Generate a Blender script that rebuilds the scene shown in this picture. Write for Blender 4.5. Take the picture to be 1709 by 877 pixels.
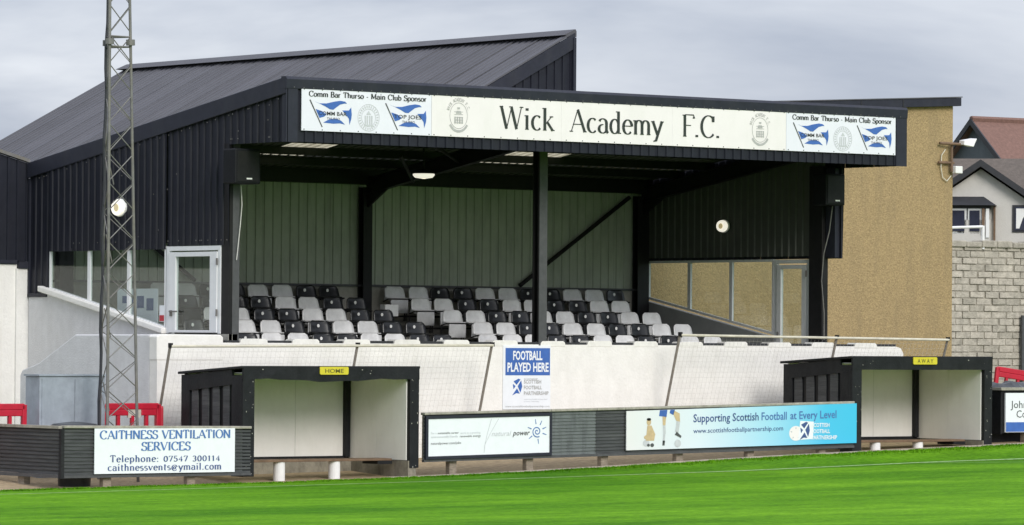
import bpy, math, random
from mathutils import Vector, Matrix
R = math.radians
rnd = random.Random(7)
for o in list(bpy.data.objects): bpy.data.objects.remove(o, do_unlink=True)
scn = bpy.context.scene
col = scn.collection

# ------------------------------------------------------------------ camera
f_px, TH, PI_, RO = 7500.0, R(38.3), R(0.955), R(0.41)
F = Vector((math.sin(TH)*math.cos(PI_), math.cos(TH)*math.cos(PI_), math.sin(PI_)))
R0 = Vector((math.cos(TH), -math.sin(TH), 0)); U0 = R0.cross(F)
RR = R0*math.cos(RO) + U0*math.sin(RO); UU = -R0*math.sin(RO) + U0*math.cos(RO)
cd = bpy.data.cameras.new('camera'); cam = bpy.data.objects.new('camera', cd); col.objects.link(cam)
m = Matrix((RR, UU, -F)).transposed().to_4x4()
m.translation = Vector((-math.sin(TH)*93.75, -math.cos(TH)*93.75, 2.8))
cam.matrix_world = m
cd.sensor_width = 36; cd.lens = f_px/1709*36; cd.clip_start = 1; cd.clip_end = 4000
scn.camera = cam

# ------------------------------------------------------------------ world and sun
SUN_EL, SUN_AZ = 29, 189        # azimuth clockwise from +Y
w = bpy.data.worlds.new("World"); scn.world = w; w.use_nodes = True
nt = w.node_tree; nt.nodes.clear(); N = nt.nodes.new; L = nt.links.new
out = N('ShaderNodeOutputWorld'); bg = N('ShaderNodeBackground'); bg2 = N('ShaderNodeBackground'); mx = N('ShaderNodeMixShader')
sky = N('ShaderNodeTexSky'); sky.sky_type = 'NISHITA'; sky.sun_disc = False
sky.sun_elevation = R(SUN_EL); sky.sun_rotation = R(SUN_AZ)
L(sky.outputs[0], bg.inputs[0]); bg.inputs[1].default_value = 0.08
tc = N('ShaderNodeTexCoord'); mp = N('ShaderNodeMapping'); mp.inputs['Scale'].default_value = (6, 6, 30); mp.inputs['Location'].default_value = (1.3, 4.1, 2.2)
L(tc.outputs['Generated'], mp.inputs[0])
no = N('ShaderNodeTexNoise'); no.inputs['Scale'].default_value = 1.0; no.inputs['Detail'].default_value = 6; no.inputs['Roughness'].default_value = .55; no.inputs['Distortion'].default_value = .3
L(mp.outputs[0], no.inputs[0])
cr = N('ShaderNodeValToRGB'); cr.color_ramp.elements[0].position = .34; cr.color_ramp.elements[0].color = (.265, .295, .375, 1)
cr.color_ramp.elements[1].position = .66; cr.color_ramp.elements[1].color = (.52, .54, .59, 1)
L(no.outputs[0], cr.inputs[0])
sx = N('ShaderNodeSeparateXYZ'); L(tc.outputs['Generated'], sx.inputs[0])
mr = N('ShaderNodeMapRange'); mr.inputs[1].default_value = 0.08; mr.inputs[2].default_value = 1.0; mr.inputs[3].default_value = 1.0; mr.inputs[4].default_value = 2.2
L(sx.outputs[2], mr.inputs[0]); L(cr.outputs[0], bg2.inputs[0]); L(mr.outputs[0], bg2.inputs[1])
mx.inputs[0].default_value = .9; L(bg.outputs[0], mx.inputs[1]); L(bg2.outputs[0], mx.inputs[2]); L(mx.outputs[0], out.inputs[0])
sd = bpy.data.lights.new('sun', 'SUN'); sd.energy = 1.5; sd.angle = R(26); sd.color = (1, .96, .9)
so = bpy.data.objects.new('sun', sd); col.objects.link(so)
sdir = Vector((math.sin(R(SUN_AZ))*math.cos(R(SUN_EL)), math.cos(R(SUN_AZ))*math.cos(R(SUN_EL)), math.sin(R(SUN_EL))))
so.rotation_euler = sdir.to_track_quat('Z', 'Y').to_euler()
scn.view_settings.view_transform = 'Standard'; scn.view_settings.look = 'None'; scn.view_settings.exposure = 0.66; scn.view_settings.gamma = 1
scn.render.engine = 'CYCLES'

# ------------------------------------------------------------------ materials
def srgb(r, g, b):
    def c(v):
        v /= 255
        return v/12.92 if v <= .04045 else ((v+.055)/1.055)**2.4
    return (c(r), c(g), c(b))
def mat(name, rgb, rough=.6, var=.12, scale=6, bump=0.0, bscale=60, dirt=None, damt=.4, dscale=(1.2, 1.2, .35), metal=0, spec=.5, stretch=(1, 1, 1), trans=0):
    mt = bpy.data.materials.new(name); mt.use_nodes = True; t = mt.node_tree; n = t.nodes.new; l = t.links.new
    b = t.nodes['Principled BSDF']; b.inputs['Roughness'].default_value = rough; b.inputs['Metallic'].default_value = metal; b.inputs['Specular IOR Level'].default_value = spec
    g = n('ShaderNodeNewGeometry'); mpn = n('ShaderNodeMapping'); mpn.inputs['Scale'].default_value = stretch; l(g.outputs['Position'], mpn.inputs[0])
    ns = n('ShaderNodeTexNoise'); ns.inputs['Scale'].default_value = scale; ns.inputs['Detail'].default_value = 5; ns.inputs['Roughness'].default_value = .65; l(mpn.outputs[0], ns.inputs[0])
    rp = n('ShaderNodeValToRGB'); rp.color_ramp.elements[0].position = .3; rp.color_ramp.elements[1].position = .7
    rp.color_ramp.elements[0].color = tuple(max(0, c*(1-var)) for c in rgb)+(1,); rp.color_ramp.elements[1].color = tuple(min(1, c*(1+var)) for c in rgb)+(1,)
    l(ns.outputs[0], rp.inputs[0]); src = rp.outputs[0]
    if dirt:
        m2 = n('ShaderNodeMapping'); m2.inputs['Scale'].default_value = dscale; l(g.outputs['Position'], m2.inputs[0])
        n2 = n('ShaderNodeTexNoise'); n2.inputs['Scale'].default_value = 1.7; n2.inputs['Detail'].default_value = 7; n2.inputs['Roughness'].default_value = .7; l(m2.outputs[0], n2.inputs[0])
        r2 = n('ShaderNodeMapRange'); r2.inputs[1].default_value = .48; r2.inputs[2].default_value = .75; r2.inputs[3].default_value = 0; r2.inputs[4].default_value = damt; l(n2.outputs[0], r2.inputs[0])
        mm = n('ShaderNodeMixRGB'); l(r2.outputs[0], mm.inputs[0]); l(src, mm.inputs[1]); mm.inputs[2].default_value = (*dirt, 1); src = mm.outputs[0]
    l(src, b.inputs['Base Color'])
    if bump:
        n3 = n('ShaderNodeTexNoise'); n3.inputs['Scale'].default_value = bscale; n3.inputs['Detail'].default_value = 4; l(g.outputs['Position'], n3.inputs[0])
        bp = n('ShaderNodeBump'); bp.inputs['Strength'].default_value = bump; bp.inputs['Distance'].default_value = .02; l(n3.outputs[0], bp.inputs['Height']); l(bp.outputs[0], b.inputs['Normal'])
    if trans:
        tr = n('ShaderNodeBsdfTranslucent'); l(src, tr.inputs[0]); ms = n('ShaderNodeMixShader'); ms.inputs[0].default_value = trans
        l(b.outputs[0], ms.inputs[1]); l(tr.outputs[0], ms.inputs[2]); l(ms.outputs[0], t.nodes['Material Output'].inputs[0])
    return mt
M = {}
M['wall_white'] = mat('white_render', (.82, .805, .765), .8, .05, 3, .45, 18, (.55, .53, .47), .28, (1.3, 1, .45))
M['wall_side'] = mat('shaded_white_render', (.66, .66, .67), .85, .06, 5, .5, 35, (.42, .41, .39), .3)  # white render of the left side walls, its shade put into the base colour
M['coping_w'] = mat('white_coping_paint', (.80, .79, .74), .7, .07, 9, .2, 30, (.35, .33, .28), .3)
M['coping_b'] = mat('black_coping_paint', (.028, .03, .034), .7, .3, 9, .2, 30)
M['navy'] = mat('navy_steel_cladding', (.015, .0165, .025), .5, .16, 4, 0, 60, (.03, .031, .036), .4, (2.5, 2.5, .5), spec=.25)
M['navy_trim'] = mat('navy_flashing', (.022, .024, .036), .5, .15, 6, 0, 60, (.05, .05, .055), .35, spec=.3)
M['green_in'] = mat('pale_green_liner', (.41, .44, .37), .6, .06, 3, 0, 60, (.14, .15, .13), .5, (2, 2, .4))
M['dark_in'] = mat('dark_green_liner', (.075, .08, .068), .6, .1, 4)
M['roof'] = mat('weathered_fibre_roof', (.080, .080, .090), .75, .10, 1.3, .15, 30, (.085, .085, .10), .5, (.25, 1.1, .25))
M['roof_in'] = mat('roof_underside', (.10, .10, .09), .8, .15, 3)
M['skylight'] = mat('translucent_rooflight', (.62, .56, .40), .5, .15, 4, dirt=(.25, .21, .12), damt=.6, trans=.65)
M['steel_black'] = mat('black_painted_steel', (.011, .011, .012), .5, .3, 8, dirt=(.025, .023, .02), damt=.5, spec=.25)
M['steel_grey'] = mat('grey_painted_steel', (.07, .072, .075), .5, .2, 8)
M['concrete'] = mat('terrace_concrete', (.26, .25, .23), .9, .18, 4, .4, 30, (.12, .115, .10), .6)
M['ledge'] = mat('pale_block_ledge', (.34, .33, .29), .9, .15, 5, .3, 30)
M['grey_low'] = mat('grey_painted_dado', (.27, .28, .275), .8, .1, 3, .2, 30)
M['upvc'] = mat('white_upvc', (.78, .79, .80), .35, .03, 8)
M['upvc_in'] = mat('grey_upvc', (.66, .67, .66), .4, .05, 8)
M['tan'] = mat('tan_pebbledash', (.35, .257, .128), .95, .32, 30, 1.0, 28, (.235, .18, .10), .55, (1.6, 1.6, .35))
M['seat_grey'] = mat('grey_seat_plastic', (.70, .705, .71), .30, .10, 5, 0, 60, (.36, .35, .34), .4, (2, 2, 2))
M['seat_black'] = mat('black_seat_plastic', (.016, .017, .019), .28, .2, 8)
M['white_plastic'] = mat('white_plastic', (.8, .8, .78), .4, .03, 5)
M['sign_white'] = mat('cream_sign_panel', (.82, .775, .77), .5, .03, 1.5, 0, 60, (.66, .66, .60), .3)
M['sign_blue_white'] = mat('cool_white_sign_panel', (.76, .76, .83), .5, .03, 1.5, 0, 60, (.66, .70, .76), .3)
M['ink'] = mat('black_print', (.022, .03, .025), .6, .2, 5)
M['ink_soft'] = mat('soft_black_print', (.07, .075, .075), .6, .2, 5)
M['grey_ink'] = mat('faded_grey_print', (.42, .42, .41), .6, .2, 9)
M['grey_ink_soft'] = mat('pale_grey_print', (.52, .54, .56), .6, .1, 9)
M['blue_ink'] = mat('royal_blue_print', (.045, .13, .42), .5, .12, 6)
M['blue_txt'] = mat('blue_lettering', (.07, .17, .42), .55, .1, 6)
M['navy_ink'] = mat('navy_lettering', (.045, .085, .24), .55, .1, 6)
M['white_ink'] = mat('white_print', (.80, .83, .86), .5, .03, 6)
M['yellow'] = mat('yellow_plate', (.62, .53, .03), .5, .12, 20)
M['yellow_ink'] = mat('olive_plate_print', (.14, .13, .02), .6, .1, 6)
M['hoard'] = mat('black_weathered_hoarding', (.050, .053, .056), .65, .38, 5, .2, 30, (.16, .165, .16), .4, (.6, .6, 6), stretch=(.5, .5, 8))
M['hoard_grey'] = mat('faded_grey_hoarding', (.14, .155, .155), .6, .25, 5, .2, 30, (.03, .034, .037), .95, (2.2, 2.2, .4), stretch=(.5, .5, 8))
M['timber'] = mat('weathered_timber', (.27, .23, .18), .9, .3, 10, .4, 40, (.12, .10, .07), .6, stretch=(1, 1, 5))
M['cap_timber'] = mat('bleached_capping_timber', (.34, .32, .27), .9, .25, 8, .3, 40, (.14, .13, .10), .6)
M['post_white'] = mat('white_painted_pipe', (.78, .78, .77), .5, .05, 8, 0, 60, (.5, .48, .42), .4)
M['dug_black'] = mat('black_painted_plywood', (.011, .012, .014), .6, .35, 5, .3, 20, (.035, .035, .036), .5, spec=.25)
M['dug_white'] = mat('white_lining_panel', (.82, .80, .76), .6, .04, 2, 0, 60, (.6, .57, .50), .3)
M['dug_base'] = mat('stained_concrete_base', (.23, .21, .165), .9, .3, 3, .4, 30, (.07, .06, .045), .75, (2.2, 2.2, 1))
M['bench_wood'] = mat('brown_bench_wood', (.16, .10, .06), .7, .25, 6)
M['galv'] = mat('galvanised_steel', (.17, .165, .16), .6, .25, 6, 0, 60, (.20, .17, .10), .6, (3, 3, 1), metal=.2)
M['galv_dark'] = mat('dark_cable_sheath', (.03, .032, .04), .6, .2, 6)
M['cabinet'] = mat('zinc_cabinet', (.32, .36, .41), .5, .14, 4, 0, 60, (.24, .27, .31), .6, (3, 3, .3), metal=.15)
M['red'] = mat('red_barrier_plastic', (.46, .008, .030), .45, .12, 6)
M['reflect'] = mat('barrier_reflective_panel', (.50, .46, .40), .5, .15, 14)
M['path'] = mat('gravel_and_dirt', (.38, .29, .175), .95, .3, 9, .8, 40, (.22, .165, .10), .6, (.8, 2, 1))
M['kerb'] = mat('pale_kerb', (.42, .36, .28), .9, .2, 7, .5, 40)
M['blocks'] = [mat('grey_block_%s' % k, c, .95, .28, 5, 1.0, 22, (.20, .19, .15), .5, (1.5, 1.5, 3)) for k, c in (('pale', (.47, .43, .36)), ('mid', (.43, .395, .33)), ('dark', (.38, .35, .29)))]
M['mortar'] = mat('mortar', (.31, .285, .235), .95, .4, 8, .5, 30)
M['house_wall'] = mat('cream_house_render', (.56, .54, .50), .85, .05, 3, .3, 30)
M['house_grey'] = mat('grey_house_cladding', (.10, .115, .125), .8, .15, 4)
M['tile_red'] = mat('red_brown_tiles', (.18, .10, .078), .85, .2, 9, .5, 20)
M['tile_brown'] = mat('brown_tiles', (.115, .095, .080), .85, .2, 9, .5, 20)
M['dark_trim'] = mat('dark_barge_board', (.025, .026, .03), .5, .2, 6)
M['net'] = mat('net_cord', (.62, .61, .57), .8, .1, 8)
M['rope'] = mat('cream_rail', (.60, .57, .46), .6, .15, 6)
M['pole'] = mat('weathered_pole', (.22, .20, .17), .7, .25, 8)
M['lens'] = mat('white_lamp_lens', (.85, .82, .72), .3, .05, 8)
_b = M['lens'].node_tree.nodes['Principled BSDF']; _b.inputs['Emission Color'].default_value = (1, .95, .82, 1); _b.inputs['Emission Strength'].default_value = .5
M['lens_in'] = mat('lamp_element', (.60, .52, .34), .4, .1, 8)
_b = M['lens_in'].node_tree.nodes['Principled BSDF']; _b.inputs['Emission Color'].default_value = (.8, .65, .35, 1); _b.inputs['Emission Strength'].default_value = .25
M['roofs'] = [M['roof'], mat('weathered_fibre_roof_pale', (.086, .086, .097), .75, .10, 1.3, .15, 30, (.10, .10, .12), .5, (.25, 1.1, .25)), mat('weathered_fibre_roof_dark', (.074, .074, .083), .75, .10, 1.3, .15, 30, (.08, .08, .095), .5, (.25, 1.1, .25))]
M['speaker'] = mat('black_speaker_cabinet', (.008, .009, .011), .6, .2, 8, spec=.2)
M['tarp'] = mat('dark_tarpaulin', (.03, .033, .036), .4, .4, 6, .4, 6)
M['skin'] = mat('beige_print', (.55, .42, .24), .6, .15, 9)
M['line'] = mat('pitch_line_paint', (.34, .50, .22), .9, .45, 9)
M['leafy'] = mat('rough_grass_bank', (.06, .09, .03), .95, .3, 4, .5, 20)

def glass(name, tint, rough=.02):
    mt = bpy.data.materials.new(name); mt.use_nodes = True; t = mt.node_tree; t.nodes.clear(); n = t.nodes.new; l = t.links.new
    o_ = n('ShaderNodeOutputMaterial'); tr = n('ShaderNodeBsdfTransparent'); tr.inputs[0].default_value = (*tint, 1)
    gl = n('ShaderNodeBsdfGlossy'); gl.inputs['Roughness'].default_value = rough; fr = None
    ms = n('ShaderNodeMixShader'); ms.inputs[0].default_value = .07; l(tr.outputs[0], ms.inputs[1]); l(gl.outputs[0], ms.inputs[2]); l(ms.outputs[0], o_.inputs[0])
    return mt
M['glass'] = glass('window_glass', (.88, .92, .90))
M['dark_glass'] = mat('dark_window_glass', (.03, .035, .06), .08, .3, 2)

# grass material: fine blade speckle, soft mowing bands along the touchline
def grass_mat():
    mt = bpy.data.materials.new('pitch_turf'); mt.use_nodes = True; t = mt.node_tree; n = t.nodes.new; l = t.links.new
    b = t.nodes['Principled BSDF']; b.inputs['Roughness'].default_value = .95; b.inputs['Specular IOR Level'].default_value = .08
    g = n('ShaderNodeNewGeometry')
    def noise(sc, st, det=4):
        mp_ = n('ShaderNodeMapping'); mp_.inputs['Scale'].default_value = st; l(g.outputs['Position'], mp_.inputs[0])
        q = n('ShaderNodeTexNoise'); q.inputs['Scale'].default_value = sc; q.inputs['Detail'].default_value = det; l(mp_.outputs[0], q.inputs[0]); return q.outputs[0]
    def ramp(s, a, ca, c, cc):
        r_ = n('ShaderNodeValToRGB'); r_.color_ramp.elements[0].position = a; r_.color_ramp.elements[1].position = c
        r_.color_ramp.elements[0].color = (*ca, 1); r_.color_ramp.elements[1].color = (*cc, 1); l(s, r_.inputs[0]); return r_.outputs[0]
    big = ramp(noise(.22, (.35, 1.3, 1)), .35, (.056, .182, .003), .66, (.140, .33, .010))
    med = ramp(noise(1.3, (.6, 1.3, 1), 7), .3, (.74, .80, .75), .7, (1.2, 1.14, 1.3))
    fine = ramp(noise(16, (.5, 1.0, 1), 5), .3, (.62, .68, .5), .7, (1.32, 1.25, 1.4))
    def mul(a, c):
        q = n('ShaderNodeMixRGB'); q.blend_type = 'MULTIPLY'; q.inputs[0].default_value = 1; l(a, q.inputs[1]); l(c, q.inputs[2]); return q.outputs[0]
    l(mul(mul(big, med), fine), b.inputs['Base Color'])
    bp = n('ShaderNodeBump'); bp.inputs['Strength'].default_value = .5; bp.inputs['Distance'].default_value = .03; l(noise(30, (1, 1, 1), 3), bp.inputs['Height']); l(bp.outputs[0], b.inputs['Normal'])
    return mt
M['grass'] = grass_mat()

# ------------------------------------------------------------------ object helpers
def tag(o, label=None, cat=None, group=None, kind=None):
    if label: o['label'] = label
    if cat: o['category'] = cat
    if group: o['group'] = group
    if kind: o['kind'] = kind
    return o
def thing(name, label, cat, loc, rz=0, group=None):
    o = bpy.data.objects.new(name, None); col.objects.link(o); o.empty_display_size = .1
    o.location = loc; o.rotation_euler = (0, 0, rz); o['_o'] = 1
    del o['_o']
    return tag(o, label, cat, group)
def origin_of(p):
    while p.parent: p = p.parent
    return p
class MB:
    def __init__(s): s.v = []; s.f = []
    def quad(s, *p):
        k = len(s.v); s.v += [tuple(q) for q in p]; s.f.append(tuple(range(k, k+len(p)))); return s
    def hexa(s, p):   # p: 4 bottom (ccw from above), 4 top
        k = len(s.v); s.v += [tuple(q) for q in p]
        s.f += [(k+3, k+2, k+1, k), (k+4, k+5, k+6, k+7), (k, k+1, k+5, k+4), (k+1, k+2, k+6, k+5), (k+2, k+3, k+7, k+6), (k+3, k, k+4, k+7)]; return s
    def box(s, x0, x1, y0, y1, z0, z1):
        return s.hexa([(x0, y0, z0), (x1, y0, z0), (x1, y1, z0), (x0, y1, z0), (x0, y0, z1), (x1, y0, z1), (x1, y1, z1), (x0, y1, z1)])
    def prism(s, poly, ex):
        n = len(poly); k = len(s.v); ex = Vector(ex); s.v += [tuple(Vector(p)) for p in poly] + [tuple(Vector(p)+ex) for p in poly]
        s.f.append(tuple(range(k, k+n))); s.f.append(tuple(range(k+2*n-1, k+n-1, -1)))
        for i in range(n):
            j = (i+1) % n; s.f.append((k+j, k+i, k+n+i, k+n+j))
        return s
    def tube(s, a, b, r, n=8, r2=None, cap=True):
        a, b = Vector(a), Vector(b); d = (b-a).normalized(); r2 = r if r2 is None else r2
        u = d.orthogonal().normalized(); v = d.cross(u); k = len(s.v)
        for c, rr in ((a, r), (b, r2)):
            for i in range(n):
                t = 2*math.pi*i/n; s.v.append(tuple(c+(u*math.cos(t)+v*math.sin(t))*rr))
        for i in range(n):
            j = (i+1) % n; s.f.append((k+i, k+j, k+n+j, k+n+i))
        if cap: s.f.append(tuple(range(k+n-1, k-1, -1))); s.f.append(tuple(range(k+n, k+2*n)))
        return s
    def lathe(s, c, prof, n=16):   # prof: list of (r, z)
        k = len(s.v)
        for r, z in prof:
            for i in range(n):
                t = 2*math.pi*i/n; s.v.append((c[0]+r*math.cos(t), c[1]+r*math.sin(t), c[2]+z))
        for q in range(len(prof)-1):
            for i in range(n):
                j = (i+1) % n; a = k+q*n; s.f.append((a+i, a+j, a+n+j, a+n+i))
        s.f.append(tuple(range(k+(len(prof)-1)*n, k+len(prof)*n))); return s
    def mesh(s, name, mt, off=(0, 0, 0), smooth=False):
        me = bpy.data.meshes.new(name); me.from_pydata([(v[0]-off[0], v[1]-off[1], v[2]-off[2]) for v in s.v], [], s.f)
        me.materials.append(mt)
        if smooth:
            for p in me.polygons: p.use_smooth = True
        me.update(); return me
    def obj(s, name, mt, parent=None, loc=(0, 0, 0), bevel=0, smooth=False, local=False):
        if parent is not None and not local: off = origin_of(parent).location
        elif parent is not None: off = (0, 0, 0)
        else: off = loc
        o = bpy.data.objects.new(name, s.mesh(name, mt, off, smooth)); col.objects.link(o)
        if parent is not None: o.parent = parent
        else: o.location = loc
        if bevel:
            b = o.modifiers.new('bevel', 'BEVEL'); b.width = bevel; b.segments = 2; b.limit_method = 'ANGLE'; b.angle_limit = R(40)
        return o
def box(name, mt, parent, x0, x1, y0, y1, z0, z1, bevel=0, loc=(0, 0, 0), local=False):
    return MB().box(x0, x1, y0, y1, z0, z1).obj(name, mt, parent, loc, bevel, local=local)
def copy_tree(o, parent=None):
    kids = list(o.children); c = o.copy(); col.objects.link(c)
    if parent is not None: c.parent = parent
    for ch in kids: copy_tree(ch, c)
    return c

PIT = .232
# ribbed sheet: vertical sheet whose pans run in z, in plane axis ('x': u along X at y=const, 'y': u along Y at x=const)
def rib_profile(u0, u1, d, rw=.045):
    pts = []; k0 = math.floor(u0/PIT)-1; us = []
    for k in range(k0, int(u1/PIT)+3):
        c = k*PIT
        us += [(c-rw*.5-.012, 0), (c-rw*.5, d), (c+rw*.5, d), (c+rw*.5+.012, 0)]
    def dat(u):
        for (a, da), (b, db) in zip(us, us[1:]):
            if a <= u <= b: return da if b == a else da+(db-da)*(u-a)/(b-a)
        return 0
    pts = [(u0, dat(u0))] + [p for p in us if u0 < p[0] < u1] + [(u1, dat(u1))]
    return pts
def clad(axis, c, sgn, u0, u1, zb, zt, mt, parent, name='cladding_sheet', depth=.03, width=.928):
    n = max(1, round((u1-u0)/width)); e = [u0+(u1-u0)*i/n for i in range(n+1)]
    for a, b in zip(e, e[1:]):
        g = .002; prof = rib_profile(a+g, b-g, depth); s = MB()
        for u, d in prof:
            for z in (zb(u), zt(u)):
                s.v.append((u, c+sgn*d, z) if axis == 'x' else (c+sgn*d, u, z))
        for i in range(len(prof)-1):
            q = (2*i, 2*i+2, 2*i+3, 2*i+1); s.f.append(q if (sgn < 0) == (axis == 'x') else q[::-1])
        s.obj(name, mt, parent)
K = lambda v: (lambda u: v)

# ------------------------------------------------------------------ lettering
# serif stroke font: char: (advance, strokes, serif points).  cap height 1.
def C_(cx, cy, rx, ry, a0, a1, n=14): return [(cx+rx*math.cos(R(a0+(a1-a0)*i/n)), cy+ry*math.sin(R(a0+(a1-a0)*i/n))) for i in range(n+1)]
X = .64
G = {
 'W': (1.22, [[(.08, 1), (.36, 0)], [(.36, 0), (.61, .95)], [(.61, .95), (.88, 0)], [(.88, 0), (1.13, 1)]], [(.08, 1), (.58, 1), (1.13, 1)]),
 'A': (.86, [[(.08, 0), (.42, 1)], [(.42, 1), (.80, 0)], [(.20, .34), (.67, .34)]], [(.08, 0), (.80, 0)]),
 'B': (.72, [[(.14, 0), (.14, 1)], [(.14, 1), (.36, 1)]+C_(.36, .76, .2, .24, 85, -85)+[(.14, .52)], [(.14, .52), (.38, .52)]+C_(.38, .26, .24, .26, 85, -85)+[(.14, 0)]], [(.10, 1), (.10, 0)]),
 'C': (.84, [C_(.46, .5, .38, .5, 48, 318, 22), [(.72, .98), (.72, .72)]], []),
 'E': (.70, [[(.14, 0), (.14, 1)], [(.14, 1), (.58, 1), (.58, .82)], [(.14, .52), (.46, .52)], [(.14, 0), (.62, 0), (.62, .2)]], [(.10, 1), (.10, 0)]),
 'F': (.68, [[(.16, 0), (.16, 1)], [(.16, 1), (.64, 1), (.66, .84)], [(.16, .52), (.50, .52)]], [(.16, 0), (.12, 1)]),
 'H': (.86, [[(.14, 0), (.14, 1)], [(.70, 0), (.70, 1)], [(.14, .52), (.70, .52)]], [(.14, 0), (.14, 1), (.70, 0), (.70, 1)]),
 'I': (.38, [[(.18, 0), (.18, 1)]], [(.18, 0), (.18, 1)]),
 'K': (.80, [[(.14, 0), (.14, 1)], [(.14, .4), (.62, 1)], [(.30, .58), (.72, 0)]], [(.14, 0), (.10, 1), (.62, 1), (.74, 0)]),
 'D': (.84, [[(.14, 0), (.14, 1)], [(.14, 1), (.34, 1)]+C_(.34, .5, .38, .5, 85, -85)+[(.14, 0)]], [(.10, 1), (.10, 0)]),
 'Y': (.80, [[(.38, 0), (.38, .46)], [(.38, .46), (.08, 1)], [(.38, .46), (.70, 1)]], [(.38, 0), (.08, 1), (.70, 1)]),
 'L': (.66, [[(.14, 0), (.14, 1)], [(.14, 0), (.60, 0), (.60, .22)]], [(.14, 1), (.10, 0)]),
 'M': (1.0, [[(.12, 0), (.14, 1)], [(.14, 1), (.48, .12)], [(.48, .12), (.82, 1)], [(.82, 1), (.84, 0)]], [(.12, 0), (.10, 1), (.86, 1), (.84, 0)]),
 'N': (.88, [[(.14, 0), (.14, 1)], [(.14, 1), (.72, 0)], [(.72, 0), (.72, 1)]], [(.14, 0), (.10, 1), (.72, 1)]),
 'O': (.90, [C_(.45, .5, .37, .5, 0, 360, 26)], []),
 'R': (.78, [[(.14, 0), (.14, 1)], [(.14, 1), (.38, 1)]+C_(.38, .75, .21, .25, 85, -85)+[(.14, .5)], [(.36, .5), (.70, 0)]], [(.10, 1), (.14, 0), (.74, 0)]),
 'S': (.66, [C_(.34, .75, .22, .25, 35, 225, 12)+C_(.33, .25, .26, .27, 62, -145, 14), [(.54, 1), (.54, .78)], [(.08, 0), (.08, .22)]], []),
 'T': (.76, [[(.38, 0), (.38, 1)], [(.06, .8), (.08, 1), (.68, 1), (.70, .8)]], [(.38, 0)]),
 'V': (.84, [[(.08, 1), (.42, 0)], [(.42, 0), (.76, 1)]], [(.08, 1), (.76, 1)]),
 'a': (.60, [C_(.28, .44, .2, .2, 155, 0, 10)+[(.48, .12), (.56, 0)], C_(.28, .19, .2, .19, 80, 340, 16)], []),
 'b': (.64, [[(.13, 0), (.13, 1)], C_(.33, X/2, .22, X/2, 150, -150, 18)], [(.09, 1)]),
 'c': (.56, [C_(.32, X/2, .24, X/2, 48, 315, 18)], []),
 'd': (.66, [[(.50, 0), (.50, 1)], C_(.30, X/2, .22, X/2, 30, 330, 18)], [(.45, 1), (.55, 0)]),
 'e': (.58, [[(.10, .36), (.51, .36)]+C_(.31, X/2, .23, X/2, 8, 318, 20)], []),
 'h': (.66, [[(.14, 0), (.14, 1)], [(.14, .45)]+C_(.33, .44, .18, .2, 150, 0, 8)+[(.51, 0)]], [(.14, 0), (.10, 1), (.51, 0)]),
 'i': (.34, [[(.17, 0), (.17, X)], [(.17, .84), (.17, .95)]], [(.17, 0), (.13, X)]),
 'k': (.64, [[(.14, 0), (.14, 1)], [(.14, .24), (.50, X)], [(.27, .37), (.56, 0)]], [(.14, 0), (.10, 1), (.56, 0), (.48, X)]),
 'l': (.32, [[(.16, 0), (.16, 1)]], [(.16, 0), (.12, 1)]),
 'm': (.98, [[(.13, 0), (.13, X)], [(.13, .45)]+C_(.31, .44, .17, .2, 150, 0, 8)+[(.48, 0)], [(.48, .45)]+C_(.67, .44, .17, .2, 150, 0, 8)+[(.84, 0)]], [(.13, 0), (.09, X), (.48, 0), (.84, 0)]),
 'n': (.66, [[(.14, 0), (.14, X)], [(.14, .45)]+C_(.33, .44, .18, .2, 150, 0, 8)+[(.51, 0)]], [(.14, 0), (.10, X), (.51, 0)]),
 'o': (.62, [C_(.31, X/2, .24, X/2, 0, 360, 20)], []),
 'p': (.64, [[(.13, -.3), (.13, X)], C_(.33, X/2, .22, X/2, 150, -150, 18)], [(.09, X), (.13, -.3)]),
 'r': (.48, [[(.14, 0), (.14, X)], [(.14, .42)]+C_(.32, .42, .16, .2, 140, 60, 6)], [(.14, 0), (.10, X)]),
 's': (.50, [C_(.25, .48, .16, .16, 35, 225, 10)+C_(.25, .165, .18, .165, 62, -145, 12)], []),
 't': (.42, [[(.18, .86), (.18, .14)]+C_(.28, .12, .1, .12, 180, 300, 6), [(.05, X), (.38, X)]], []),
 'u': (.66, [[(.13, X), (.13, .2)]+C_(.30, .2, .17, .2, 180, 330, 8), [(.50, X), (.50, 0)]], [(.09, X), (.46, X), (.55, 0)]),
 'v': (.60, [[(.06, X), (.30, 0)], [(.30, 0), (.53, X)]], [(.06, X), (.53, X)]),
 'y': (.62, [[(.06, X), (.32, .02)], [(.56, X), (.24, -.24), (.10, -.27)]], [(.06, X), (.56, X)]),
 '0': (.62, [C_(.31, .4, .23, .4, 0, 360, 20)], []), '1': (.46, [[(.10, .66), (.24, .8), (.24, 0)]], [(.24, 0)]),
 '3': (.58, [C_(.27, .6, .19, .2, 150, -80, 12)+C_(.27, .2, .22, .22, 80, -150, 12)], []),
 '4': (.62, [[(.42, 0), (.42, .8), (.08, .24), (.56, .24)]], [(.42, 0)]),
 '5': (.58, [[(.50, .8), (.16, .8), (.13, .46)]+C_(.27, .25, .23, .25, 100, -150, 14)], []),
 '7': (.56, [[(.06, .66), (.08, .8), (.52, .8), (.22, 0)]], []),
 '@': (.90, [C_(.45, .32, .36, .42, 20, 320, 20), C_(.45, .32, .15, .18, 0, 360, 12)], []),
 '.': (.32, [[(.14, 0), (.14, .10)]], []), ':': (.32, [[(.14, 0), (.14, .1)], [(.14, .46), (.14, .56)]], []),
 '-': (.46, [[(.08, .32), (.36, .32)]], []), ' ': (.42, [], []),
}
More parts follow.
